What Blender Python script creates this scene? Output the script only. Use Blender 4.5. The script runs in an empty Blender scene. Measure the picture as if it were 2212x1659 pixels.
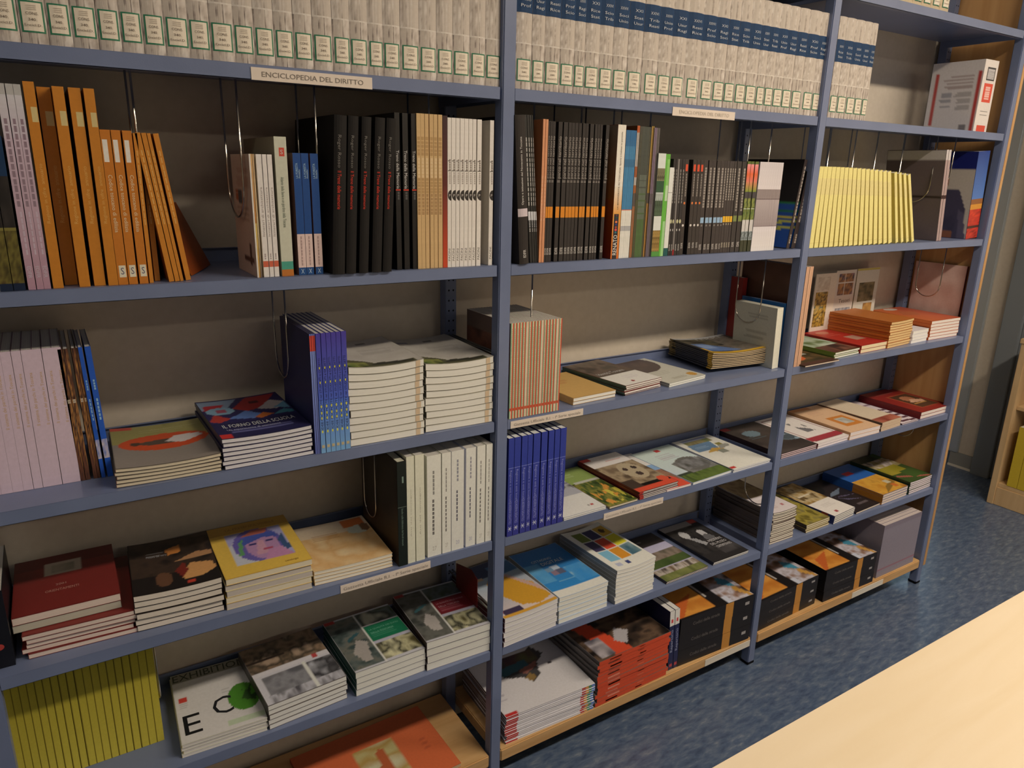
import bpy, bmesh, math, random
import numpy as np
from mathutils import Vector, Matrix
S = bpy.context.scene
COL = S.collection
R = math.radians

# ------------------------------------------------------------------ camera
cam_d = bpy.data.cameras.new('camera'); cam = bpy.data.objects.new('camera', cam_d); COL.objects.link(cam)
S.camera = cam
cam_d.sensor_fit = 'HORIZONTAL'; cam_d.sensor_width = 36.0; cam_d.lens = 25.78
cam_d.clip_start = 0.02; cam_d.clip_end = 60
def aim(loc, yaw, pitch, roll):
    f = Vector((math.sin(yaw)*math.cos(pitch), math.cos(yaw)*math.cos(pitch), math.sin(pitch)))
    r = Vector((math.cos(yaw), -math.sin(yaw), 0)); u = r.cross(f)
    c, s = math.cos(roll), math.sin(roll)
    r2 = r*c + u*s; u2 = u*c - r*s
    m = Matrix((r2, u2, -f)).transposed().to_4x4(); m.translation = loc
    cam.matrix_world = m
aim(Vector((-0.8271, -1.3338, 1.5707)), R(32.5707), R(-16.231), R(1.3893))

# ------------------------------------------------------------------ world, light, exposure
w = bpy.data.worlds.new('sky'); S.world = w; w.use_nodes = True
wb = w.node_tree.nodes['Background']; wb.inputs[0].default_value = (0.55, 0.82, 1.0, 1); wb.inputs[1].default_value = 3.0
def area(name, loc, rot, sx, sy, power, col):
    d = bpy.data.lights.new(name, 'AREA'); d.shape = 'RECTANGLE'; d.size = sx; d.size_y = sy
    d.energy = power; d.color = col
    o = bpy.data.objects.new(name, d); o.location = loc; o.rotation_euler = rot; COL.objects.link(o); return o
WARM = (1.0, 0.80, 0.58)
LAMPS = [(0.95, -1.62, 40), (2.50, -1.62, 32), (-1.6, -1.62, 1.5), (0.6, -4.2, 9), (2.6, -4.2, 9)]
for lx, ly, pw in LAMPS:
    area('lamp_light', (lx, ly, 2.83), (0, 0, 0), 1.25, 0.16, pw, WARM)
S.view_settings.view_transform = 'Standard'; S.view_settings.look = 'None'
S.view_settings.exposure = -0.08; S.view_settings.gamma = 1.0; S.view_settings.use_curve_mapping = False

# ------------------------------------------------------------------ colour helpers
def lin1(c):
    c = c/255.0
    return c/12.92 if c <= 0.04045 else ((c+0.055)/1.055)**2.4
REF = [lin1(232), lin1(218), lin1(196)]          # how plain white paper looks in this warm light
def C(r, g=None, b=None):
    if g is None: r, g, b = r
    c = [min(0.9, 0.80*lin1(v)/k) for v, k in zip((r, g, b), REF)]; L = 0.3*c[0]+0.55*c[1]+0.15*c[2]
    return tuple(max(0.004, L+0.93*(v-L)) for v in c)

# ------------------------------------------------------------------ materials
def mat(name, col=None, rough=0.6, spec=0.5, metal=0.0, attr=False, build=None, coat=0.0):
    m = bpy.data.materials.new(name); m.use_nodes = True
    nt = m.node_tree; b = nt.nodes['Principled BSDF']
    b.inputs['Roughness'].default_value = rough; b.inputs['Metallic'].default_value = metal
    b.inputs['Specular IOR Level'].default_value = spec
    if coat:
        b.inputs['Coat Weight'].default_value = coat; b.inputs['Coat Roughness'].default_value = 0.12
    if col: b.inputs['Base Color'].default_value = (*col, 1)
    if attr:
        a = nt.nodes.new('ShaderNodeVertexColor'); a.layer_name = 'Col'
        nt.links.new(a.outputs[0], b.inputs['Base Color'])
    if build: build(nt, b)
    return m
def N(nt, t, **kw):
    n = nt.nodes.new(t)
    for k, v in kw.items():
        if k.startswith('i_'): n.inputs[k[2:].replace('_', ' ')].default_value = v
        else: setattr(n, k, v)
    return n
def ramp(nt, fac, stops):
    r = N(nt, 'ShaderNodeValToRGB'); e = r.color_ramp.elements
    while len(e) < len(stops): e.new(0.5)
    for k, (p, c) in zip(e, stops): k.position = p; k.color = (*c, 1)
    nt.links.new(fac, r.inputs[0]); return r
def b_paper(nt, b):                              # printed cover: colour attribute with a faint grain
    a = N(nt, 'ShaderNodeVertexColor', layer_name='Col')
    tc = N(nt, 'ShaderNodeTexCoord'); no = N(nt, 'ShaderNodeTexNoise', i_Scale=160.0, i_Detail=3.0)
    nt.links.new(tc.outputs['Object'], no.inputs['Vector'])
    mr = N(nt, 'ShaderNodeMapRange'); nt.links.new(no.outputs[0], mr.inputs[0])
    mr.inputs[3].default_value = 0.90; mr.inputs[4].default_value = 1.08
    mx = N(nt, 'ShaderNodeMix', data_type='RGBA', blend_type='MULTIPLY'); mx.inputs[0].default_value = 1.0
    nt.links.new(a.outputs[0], mx.inputs[6]); nt.links.new(mr.outputs[0], mx.inputs[7])
    nt.links.new(mx.outputs[2], b.inputs['Base Color'])
M = {}
M['print'] = mat('printed_cover', rough=0.42, spec=0.45, build=b_paper)
M['matte'] = mat('matte_cover', rough=0.7, spec=0.3, build=b_paper)
def b_pages(nt, b):                              # cut edges of leaves: colour attribute with fine layering
    a = N(nt, 'ShaderNodeVertexColor', layer_name='Col')
    tc = N(nt, 'ShaderNodeTexCoord'); mp = N(nt, 'ShaderNodeMapping'); mp.inputs['Scale'].default_value = (1, 1, 1)
    at = N(nt, 'ShaderNodeAttribute', attribute_name='layer')
    no = N(nt, 'ShaderNodeTexNoise', noise_dimensions='1D', i_Scale=900.0, i_Detail=2.0)
    nt.links.new(at.outputs['Fac'], no.inputs['W'])
    mr = N(nt, 'ShaderNodeMapRange'); nt.links.new(no.outputs[0], mr.inputs[0])
    mr.inputs[1].default_value = 0.3; mr.inputs[2].default_value = 0.7
    mr.inputs[3].default_value = 0.84; mr.inputs[4].default_value = 1.06
    mx = N(nt, 'ShaderNodeMix', data_type='RGBA', blend_type='MULTIPLY'); mx.inputs[0].default_value = 1.0
    nt.links.new(a.outputs[0], mx.inputs[6]); nt.links.new(mr.outputs[0], mx.inputs[7])
    nt.links.new(mx.outputs[2], b.inputs['Base Color'])
M['pages'] = mat('page_edges', rough=0.85, spec=0.2, build=b_pages)
def b_blue(nt, b):
    tc = N(nt, 'ShaderNodeTexCoord'); no = N(nt, 'ShaderNodeTexNoise', i_Scale=7.0, i_Detail=4.0)
    nt.links.new(tc.outputs['Object'], no.inputs['Vector'])
    r = ramp(nt, no.outputs[0], [(0.3, (0.15, 0.20, 0.365)), (0.7, (0.18, 0.235, 0.42))])
    nt.links.new(r.outputs[0], b.inputs['Base Color'])
    n2 = N(nt, 'ShaderNodeTexNoise', i_Scale=420.0, i_Detail=1.0); nt.links.new(tc.outputs['Object'], n2.inputs['Vector'])
    bp = N(nt, 'ShaderNodeBump', i_Strength=0.06, i_Distance=0.001); nt.links.new(n2.outputs[0], bp.inputs['Height'])
    nt.links.new(bp.outputs[0], b.inputs['Normal'])
M['steel'] = mat('blue_enamelled_steel', rough=0.30, spec=0.5, build=b_blue)
M['hole'] = mat('dark_hole', (0.008, 0.009, 0.014), 0.9, 0.1)
M['chrome'] = mat('chromed_wire', (0.62, 0.60, 0.56), 0.16, 0.5, 1.0)
M['darkwire'] = mat('galvanised_rod', (0.30, 0.31, 0.30), 0.35, 0.5, 1.0)
M['red_metal'] = mat('red_enamelled_plate', (0.16, 0.012, 0.012), 0.4)
def wood(name, c1, c2, scale, axis, rough):
    def bld(nt, b):
        tc = N(nt, 'ShaderNodeTexCoord'); mp = N(nt, 'ShaderNodeMapping')
        sc = [scale*9]*3; sc[axis] = scale; mp.inputs['Scale'].default_value = sc
        nt.links.new(tc.outputs['Object'], mp.inputs[0])
        no = N(nt, 'ShaderNodeTexNoise', i_Scale=1.0, i_Detail=6.0, i_Distortion=1.2); nt.links.new(mp.outputs[0], no.inputs['Vector'])
        r = ramp(nt, no.outputs[0], [(0.32, c1), (0.68, c2)]); nt.links.new(r.outputs[0], b.inputs['Base Color'])
    return mat(name, rough=rough, build=bld)
M['beech'] = wood('beech_board', (0.56, 0.34, 0.15), (0.68, 0.45, 0.22), 3.0, 0, 0.5)
M['panel'] = wood('beech_panel', (0.50, 0.29, 0.12), (0.60, 0.37, 0.17), 2.2, 2, 0.5)
M['table'] = wood('pale_maple_laminate', (0.84, 0.73, 0.55), (0.88, 0.78, 0.62), 1.6, 0, 0.35)
M['case'] = wood('pale_beech_veneer', (0.62, 0.44, 0.24), (0.72, 0.54, 0.32), 2.0, 2, 0.5)
def b_floor(nt, b):
    tc = N(nt, 'ShaderNodeTexCoord'); mp = N(nt, 'ShaderNodeMapping')
    mp.inputs['Scale'].default_value = (20, 60, 1); mp.inputs['Rotation'].default_value = (0, 0, R(-28))
    nt.links.new(tc.outputs['Object'], mp.inputs[0])
    no = N(nt, 'ShaderNodeTexNoise', i_Scale=1.0, i_Detail=7.0, i_Roughness=0.6, i_Distortion=0.3); nt.links.new(mp.outputs[0], no.inputs['Vector'])
    r = ramp(nt, no.outputs[0], [(0.30, (0.05, 0.08, 0.16)), (0.47, (0.08, 0.125, 0.23)), (0.60, (0.12, 0.17, 0.27)), (0.74, (0.21, 0.26, 0.34))])
    nt.links.new(r.outputs[0], b.inputs['Base Color'])
M['floor'] = mat('blue_marbled_linoleum', rough=0.28, spec=0.5, build=b_floor)
def b_wall(nt, b):
    tc = N(nt, 'ShaderNodeTexCoord'); no = N(nt, 'ShaderNodeTexNoise', i_Scale=60.0, i_Detail=4.0); nt.links.new(tc.outputs['Object'], no.inputs['Vector'])
    r = ramp(nt, no.outputs[0], [(0.3, (0.62, 0.575, 0.51)), (0.7, (0.66, 0.615, 0.55))]); nt.links.new(r.outputs[0], b.inputs['Base Color'])
    bp = N(nt, 'ShaderNodeBump', i_Strength=0.12, i_Distance=0.002); nt.links.new(no.outputs[0], bp.inputs['Height']); nt.links.new(bp.outputs[0], b.inputs['Normal'])
M['wall'] = mat('painted_plaster', rough=0.85, spec=0.2, build=b_wall)
M['grey'] = mat('grey_painted_door', (0.20, 0.235, 0.28), 0.5)
M['skirt'] = mat('grey_rubber_skirting', (0.28, 0.30, 0.31), 0.6)
M['bead'] = mat('white_bead', (0.75, 0.74, 0.70), 0.5)
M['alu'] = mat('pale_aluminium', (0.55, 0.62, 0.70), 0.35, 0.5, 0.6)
M['glass'] = mat('window_glass', (1, 1, 1), 0.0, 0.5, build=lambda nt, b: b.inputs['Transmission Weight'].__setattr__('default_value', 1.0))
M['ceil'] = mat('ceiling_paint', (0.78, 0.77, 0.74), 0.9, 0.2)
M['sign'] = mat('white_card_strip', rough=0.55, attr=True)
def b_em(nt, b):
    b.inputs['Emission Color'].default_value = (1.0, 0.86, 0.66, 1); b.inputs['Emission Strength'].default_value = 9.0
M['tube'] = mat('lit_fluorescent_diffuser', (0.8, 0.8, 0.8), 0.5, build=b_em)
M['housing'] = mat('white_lamp_housing', (0.75, 0.75, 0.74), 0.5)

# ------------------------------------------------------------------ mesh building
class MB:
    """quads and triangles with a colour on every vertex"""
    def __init__(s): s.v = []; s.f = []; s.c = []; s.l = []
    def quad(s, a, b, c, d, col, lay=(0, 0, 0, 0)):
        n = len(s.v); s.v += [a, b, c, d]; s.f.append((n, n+1, n+2, n+3))
        if isinstance(col[0], (tuple, list)): s.c += list(col)
        else: s.c += [col]*4
        s.l += list(lay)
    def poly(s, pts, col):
        n = len(s.v); s.v += list(pts); s.f.append(tuple(range(n, n+len(pts)))); s.c += [col]*len(pts); s.l += [0]*len(pts)
    def grid(s, P0, U, V, arr):
        """colour image arr[nv][nu] laid on the parallelogram P0 + u*U + v*V"""
        nv, nu = arr.shape[:2]; n = len(s.v)
        for j in range(nv):
            for i in range(nu):
                a, b = i/(nu-1), j/(nv-1)
                s.v.append((P0[0]+U[0]*a+V[0]*b, P0[1]+U[1]*a+V[1]*b, P0[2]+U[2]*a+V[2]*b))
                s.c.append(tuple(arr[j, i])); s.l.append(0)
        for j in range(nv-1):
            for i in range(nu-1):
                k = n+j*nu+i; s.f.append((k, k+1, k+nu+1, k+nu))
    def box(s, a, b, col, lay_axis=None):
        (x0, y0, z0), (x1, y1, z1) = a, b
        P = [(x, y, z) for z in (z0, z1) for y in (y0, y1) for x in (x0, x1)]
        for q in ((0, 2, 3, 1), (4, 5, 7, 6), (0, 1, 5, 4), (2, 6, 7, 3), (0, 4, 6, 2), (1, 3, 7, 5)):
            s.quad(*[P[i] for i in q], col, [P[i][lay_axis] if lay_axis is not None else 0 for i in q])
    def text(s, body, org, right, up, L, H, col, fit=True):
        """flat lettering: baseline start org, running along unit vector right, length L, cap height H"""
        tv, tf, (bw, bh) = letters(body)
        sx = L/bw if fit else H/bh; sy = H/bh
        n = len(s.v)
        for (x, y) in tv:
            s.v.append(tuple(org[k]+right[k]*x*sx+up[k]*y*sy for k in range(3))); s.c.append(col); s.l.append(0)
        for f in tf: s.f.append(tuple(i+n for i in f))
    def bend(s, fn):
        s.v = [fn(*p) for p in s.v]
    def mesh(s, name, mats):
        me = bpy.data.meshes.new(name); me.from_pydata(s.v, [], s.f)
        a = me.color_attributes.new('Col', 'FLOAT_COLOR', 'POINT')
        a.data.foreach_set('color', np.array([(*c[:3], 1.0) for c in s.c], dtype=np.float32).ravel())
        l = me.attributes.new('layer', 'FLOAT', 'POINT'); l.data.foreach_set('value', np.array(s.l, dtype=np.float32))
        me.materials.append(mats); me.update(); return me
_let = {}
def letters(body):
    if body in _let: return _let[body]
    cu = bpy.data.curves.new('lettering', 'FONT'); cu.body = body; cu.resolution_u = 2
    o = bpy.data.objects.new('lettering', cu); COL.objects.link(o)
    dg = bpy.context.evaluated_depsgraph_get(); me = bpy.data.meshes.new_from_object(o.evaluated_get(dg))
    v = [(p.co.x, p.co.y) for p in me.vertices]; f = [tuple(p.vertices) for p in me.polygons]
    bpy.data.objects.remove(o); bpy.data.curves.remove(cu); bpy.data.meshes.remove(me)
    x0 = min(p[0] for p in v); x1 = max(p[0] for p in v); y1 = max(p[1] for p in v); y0 = min(0, min(p[1] for p in v))
    v = [(a-x0, b) for a, b in v]
    _let[body] = (v, f, (x1-x0, y1)); return _let[body]

def link(name, me, parent=None, loc=(0, 0, 0), rot=(0, 0, 0)):
    o = bpy.data.objects.new(name, me); COL.objects.link(o); o.location = loc; o.rotation_euler = rot
    if parent: o.parent = parent
    return o
def empty(name, loc=(0, 0, 0)):
    o = bpy.data.objects.new(name, None); COL.objects.link(o); o.location = loc; o.empty_display_size = 0.05; return o
def tag(o, label, cat, group=None):
    o['label'] = label; o['category'] = cat
    if group: o['group'] = group
    return o
def bmbox(bm, a, b, bev=0.0):
    r = bmesh.ops.create_cube(bm, size=1.0)
    for v in r['verts']:
        v.co = Vector((a[i]+(b[i]-a[i])*(v.co[i]+0.5) for i in range(3)))
    if bev:
        es = list({e for v in r['verts'] for e in v.link_edges})
        bmesh.ops.bevel(bm, geom=es, offset=bev, segments=2, affect='EDGES')
def bmobj(name, bm, m, parent=None, kind=None):
    me = bpy.data.meshes.new(name); bmesh.ops.recalc_face_normals(bm, faces=bm.faces); bm.to_mesh(me); bm.free(); me.materials.append(m)
    o = link(name, me, parent)
    if kind: o['kind'] = kind
    return o
def boxobj(name, a, b, m, parent=None, bev=0.0, kind=None):
    bm = bmesh.new(); bmbox(bm, a, b, bev); return bmobj(name, bm, m, parent, kind)
def tube(bm, pts, r, seg=8):
    rings = []
    for i, p in enumerate(pts):
        p = Vector(p); t = (Vector(pts[min(i+1, len(pts)-1)]) - Vector(pts[max(i-1, 0)])).normalized()
        n = Vector((1, 0, 0)) if abs(t.x) < 0.9 else Vector((0, 1, 0))
        u = t.cross(n).normalized(); v = t.cross(u)
        rings.append([bm.verts.new(p+(u*math.cos(a)+v*math.sin(a))*r) for a in [2*math.pi*k/seg for k in range(seg)]])
    for A, B in zip(rings, rings[1:]):
        for k in range(seg):
            f = bm.faces.new((A[k], A[(k+1) % seg], B[(k+1) % seg], B[k])); f.smooth = True
    bm.faces.new(rings[0]); bm.faces.new(rings[-1])

# ------------------------------------------------------------------ painting flat print
def vnoise(h, wd, fx, fy, seed, octs=3):
    rs = np.random.RandomState(seed); out = np.zeros((h, wd)); amp = 1.0; tot = 0
    for o in range(octs):
        gx, gy = max(2, int(fx*2**o)+2), max(2, int(fy*2**o)+2); g = rs.rand(gy, gx)
        yy = np.linspace(0, gy-1.001, h); xx = np.linspace(0, gx-1.001, wd)
        yi = yy.astype(int); xi = xx.astype(int); yf = (yy-yi)[:, None]; xf = (xx-xi)[None]
        yf = yf*yf*(3-2*yf); xf = xf*xf*(3-2*xf)
        a = g[yi][:, xi]; b = g[yi][:, xi+1]; c = g[yi+1][:, xi]; d = g[yi+1][:, xi+1]
        out += amp*((a*(1-xf)+b*xf)*(1-yf)+(c*(1-xf)+d*xf)*yf); tot += amp; amp *= 0.55
    out /= tot; return np.clip((out-0.5)*1.9+0.5, 0, 1)
def paint(ops, nu=40, nv=54):
    img = np.zeros((nv, nu, 3)); u = np.linspace(0, 1, nu)[None, :].repeat(nv, 0); v = np.linspace(0, 1, nv)[:, None].repeat(nu, 1)
    for k, op in enumerate(ops):
        t = op[0]
        if t == 'fill': img[:] = C(op[1]); continue
        if t == 'rect': m = (u >= op[1]) & (u <= op[3]) & (v >= op[2]) & (v <= op[4]); img[m] = C(op[5]); continue
        if t == 'ell': m = ((u-op[1])/op[3])**2+((v-op[2])/op[4])**2 <= 1; img[m] = C(op[5]); continue
        if t == 'grad':
            m = (u >= op[1]) & (u <= op[3]) & (v >= op[2]) & (v <= op[4]); a = ((v-op[2])/(op[4]-op[2]))[..., None]
            g = np.array(C(op[5]))*(1-a)+np.array(C(op[6]))*a; img[m] = g[m]; continue
        if t == 'hgrad':
            m = (u >= op[1]) & (u <= op[3]) & (v >= op[2]) & (v <= op[4]); a = ((u-op[1])/(op[3]-op[1]))[..., None]
            g = np.array(C(op[5]))*(1-a)+np.array(C(op[6]))*a; img[m] = g[m]; continue
        if t == 'noise':                       # op: u0 v0 u1 v1 fx fy [colours] seed (threshold)
            m = (u >= op[1]) & (u <= op[3]) & (v >= op[2]) & (v <= op[4])
            n = vnoise(nv, nu, op[5], op[6], op[8]); cs = np.array([C(c) for c in op[7]])
            p = n*(len(cs)-1); i = np.minimum(p.astype(int), len(cs)-2); f = (p-i)[..., None]
            g = cs[i]*(1-f)+cs[i+1]*f; img[m] = g[m]; continue
        if t == 'spots':                       # noise above a threshold, one colour
            m = (u >= op[1]) & (u <= op[3]) & (v >= op[2]) & (v <= op[4]) & (vnoise(nv, nu, op[5], op[6], op[8]) > op[9]); img[m] = C(op[7]); continue
        if t == 'poly':
            pts = op[1]; m = np.zeros_like(u, bool)
            for (x1, y1), (x2, y2) in zip(pts, pts[1:]+pts[:1]):
                cnd = ((y1 > v) != (y2 > v)) & (u < (x2-x1)*(v-y1)/((y2-y1) or 1e-9)+x1); m ^= cnd
            img[m] = C(op[2]); continue
        if t == 'lines':                       # rows of small print
            u0, v0, u1, v1, n, c = op[1:7]
            for q in range(n):
                vc = v0+(v1-v0)*(q+0.5)/n; hw = 0.22*(v1-v0)/n; rs = random.Random(q*7+k)
                m = (abs(v-vc) <= max(hw, 0.5/nv)) & (u >= u0) & (u <= u0+(u1-u0)*rs.uniform(.7, 1)); img[m] = img[m]*0.35+np.array(C(c))*0.65
    return img
# ------------------------------------------------------------------ books
ORD = ['leftmost', 'second', 'third', 'fourth', 'fifth', 'sixth', 'seventh', 'eighth', 'ninth', 'tenth', 'eleventh', 'twelfth', 'thirteenth',
       'fourteenth', 'fifteenth', 'sixteenth', 'seventeenth', 'eighteenth', 'nineteenth', 'twentieth', 'twenty-first', 'twenty-second',
       'twenty-third', 'twenty-fourth', 'twenty-fifth', 'twenty-sixth', 'twenty-seventh']
def ord_row(i, n, desc):
    if n == 1: return desc
    if i == 0: return 'leftmost of the '+desc
    if i == n-1: return 'rightmost of the '+desc
    return ORD[i]+' from left of the '+desc
def ord_stk(i, n, desc):                         # i counts from the top
    if n == 1: return desc
    if i == 0: return 'topmost of the '+desc
    if i == n-1: return 'bottom one of the '+desc
    return ORD[i]+' from top of the '+desc

def spine_ops(mb, sp, t, h, bulge):
    """print on the spine: x 0..t, z 0..h, facing -y"""
    k = 0
    def yy(u): return -bulge*(1-(2*u-1)**2)
    def strip(u0, v0, u1, v1, c0, c1, off):
        ns = 4 if bulge > 0 and u1-u0 > 0.3 else (2 if bulge > 0 else 1)
        for q in range(ns):
            a = u0+(u1-u0)*q/ns; b = u0+(u1-u0)*(q+1)/ns
            mb.quad((a*t, yy(a)-off, v0*h), (b*t, yy(b)-off, v0*h), (b*t, yy(b)-off, v1*h), (a*t, yy(a)-off, v1*h), (c0, c0, c1, c1))
    for op in sp:
        k += 1; off = 0.0002+0.00005*k; ty = op[0]
        if ty == 'b': strip(0, op[1], 1, op[2], C(op[3]), C(op[3]), off)
        elif ty == 'g': strip(0, op[1], 1, op[2], C(op[3]), C(op[4]), off)
        elif ty == 'r': strip(op[1], op[2], op[3], op[4], C(op[5]), C(op[5]), off)
        elif ty in ('td', 'tu', 'th'):
            _, body, v0, v1, uc, uh, col = op; y = yy(uc)-off-0.0001
            if ty == 'td': mb.text(body, ((uc-uh/2)*t, y, v1*h), (0, 0, -1), (1, 0, 0), (v1-v0)*h, uh*t, C(col))
            elif ty == 'tu': mb.text(body, ((uc+uh/2)*t, y, v0*h), (0, 0, 1), (-1, 0, 0), (v1-v0)*h, uh*t, C(col))
            else: mb.text(body, ((uc-uh/2)*t, y, v0*h), (1, 0, 0), (0, 0, 1), uh*t, (v1-v0)*h, C(col))
        elif ty == 'd':                          # small print as broken strokes
            _, v0, v1, u0, u1, n, col = op; rs = random.Random(int(v0*1000)+n)
            z = v0
            for q in range(n):
                L = (v1-v0)/n; g = L*rs.uniform(.1, .3)
                strip(u0, z, u1, z+L-g, C(col), C(col), off); z += L
        elif ty == 'e':
            _, uc, vc, ru, rz, col = op
            mb.poly([(min(1, max(0, uc+ru*math.cos(a)))*t, -off, vc*h+rz*math.sin(a)) for a in [2*math.pi*q/14 for q in range(14)]], C(col))
        elif ty == 'n':                          # mottled print
            _, u0, v0, u1, v1, fx, fy, cols, seed, nu, nv = op
            arr = paint([('noise', 0, 0, 1, 1, fx, fy, cols, seed)], nu, nv)
            if bulge > 0:
                half = nu//2
                for a, b, s in ((u0, u0+(u1-u0)*0.5, slice(0, half+1)), (u0+(u1-u0)*0.5, u1, slice(half, nu))):
                    mb.grid((a*t, yy(a)-off, v0*h), ((b-a)*t, yy(b)-yy(a), 0), (0, 0, (v1-v0)*h), arr[:, s])
            else:
                mb.grid((u0*t, -off, v0*h), ((u1-u0)*t, 0, 0), (0, 0, (v1-v0)*h), arr)
_mesh = {}
def stand_mesh(key, t, h, d):
    t, h, d = round(t, 4), round(h, 3), round(d, 3)
    kk = (key, t, h, d)
    if kk in _mesh: return _mesh[kk]
    s = STY[key]; c = s.get('th', 0.0007); c = min(c, t*0.22); col = C(s['c']); bulge = s.get('bulge', 0)*t
    mb = MB()
    mb.box((0, c, 0), (c, d, h), col); mb.box((t-c, c, 0), (t, d, h), col); mb.box((0, 0, 0), (t, c, h), C(s.get('sc', s['c'])))
    if bulge:
        nb = 5
        for q in range(nb):
            a, b = q/nb, (q+1)/nb; ya, yb = -bulge*(1-(2*a-1)**2), -bulge*(1-(2*b-1)**2); cc = C(s.get('sc', s['c']))
            mb.quad((a*t, ya, 0), (b*t, yb, 0), (b*t, yb, h), (a*t, ya, h), cc)
            mb.quad((a*t, ya, h), (b*t, yb, h), (b*t, 0, h), (a*t, 0, h), cc)
            mb.quad((a*t, ya, 0), (b*t, yb, 0), (b*t, 0, 0), (a*t, 0, 0), cc)
    spine_ops(mb, s.get('sp', []), t, h, bulge)
    if 'right' in s:
        mb.grid((t+0.0003, 0.001, 0.001), (0, d-0.002, 0), (0, 0, h-0.002), paint(s['right'], *s.get('res', (30, 44))))
    if 'left' in s:                              # printed left cover: u runs from the spine to the back
        mb.grid((-0.0003, 0.001, 0.001), (0, d-0.002, 0), (0, 0, h-0.002), paint(s['left'], *s.get('res', (30, 44))))
    me = mb.mesh(key+'_cover', M[s.get('m', 'print')])
    pb = MB(); ins = s.get('ins', 0.0008)
    pb.box((c*1.02, c, ins), (t-c*1.02, d-max(0.001, ins), h-ins), C(s.get('pg', (214, 202, 182))), 0)
    pm = pb.mesh(key+'_pages', M['pages'])
    _mesh[kk] = (me, pm); return _mesh[kk]
def put_stand(name, key, x, y, z, t, h, d, lean, label, cat, group, rz=0.0):
    me, pm = stand_mesh(key, t, h, d)
    if lean > 0: z += 0.0; 
    o = empty(name, (x, y, z + (t*math.sin(lean) if lean > 0 else 0))); o.rotation_euler = (0, lean, rz); tag(o, label, cat, group)
    link('cover', me, o); link('pages', pm, o)
    return o
ENCS = []
def ROW(name, cat, key, desc, group, y, z, d, h, lean, items, labels=None):
    """upright books side by side; items = (left x, thickness, extra setback, extra height)"""
    out = []
    for i, it in enumerate(items):
        x, t, dy, dh = it[:4]; ln = it[4] if len(it) > 4 else lean
        lb = labels[i] if labels else ord_row(i, len(items), desc)
        k = key[i] if isinstance(key, list) else key
        out.append(put_stand(name, k, x, y+dy, z+0.0004, t, h+dh, d, ln, lb, cat, group if len(items) > 1 else None))
        if k.startswith('enc'):
            o = out[-1]; o['_t'] = t; o['_h'] = h+dh; o['_k'] = k; ENCS.append(o)
    return out

def slab(mb, x0, x1, y0, y1, z0, z1, col, nx=1, sides='TBFKLR', lay=False):
    cf = col if isinstance(col, dict) else None
    def cc(k): return cf.get(k, cf['*']) if cf else col
    for i in range(nx):
        a = x0+(x1-x0)*i/nx; b = x0+(x1-x0)*(i+1)/nx; L0, L1 = (z0, z1) if lay else (0, 0)
        if 'T' in sides: mb.quad((a, y0, z1), (b, y0, z1), (b, y1, z1), (a, y1, z1), cc('T'))
        if 'B' in sides: mb.quad((a, y0, z0), (a, y1, z0), (b, y1, z0), (b, y0, z0), cc('B'))
        if 'F' in sides: mb.quad((a, y0, z0), (b, y0, z0), (b, y0, z1), (a, y0, z1), cc('F'), (L0, L0, L1, L1))
        if 'K' in sides: mb.quad((a, y1, z0), (a, y1, z1), (b, y1, z1), (b, y1, z0), cc('K'), (L0, L1, L1, L0))
    L0, L1 = (z0, z1) if lay else (0, 0)
    mb.quad((x0, y0, z0), (x0, y0, z1), (x0, y1, z1), (x0, y1, z0), cc('L'), (L0, L1, L1, L0))
    mb.quad((x1, y0, z0), (x1, y1, z0), (x1, y1, z1), (x1, y0, z1), cc('R'), (L0, L0, L1, L1))
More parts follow.
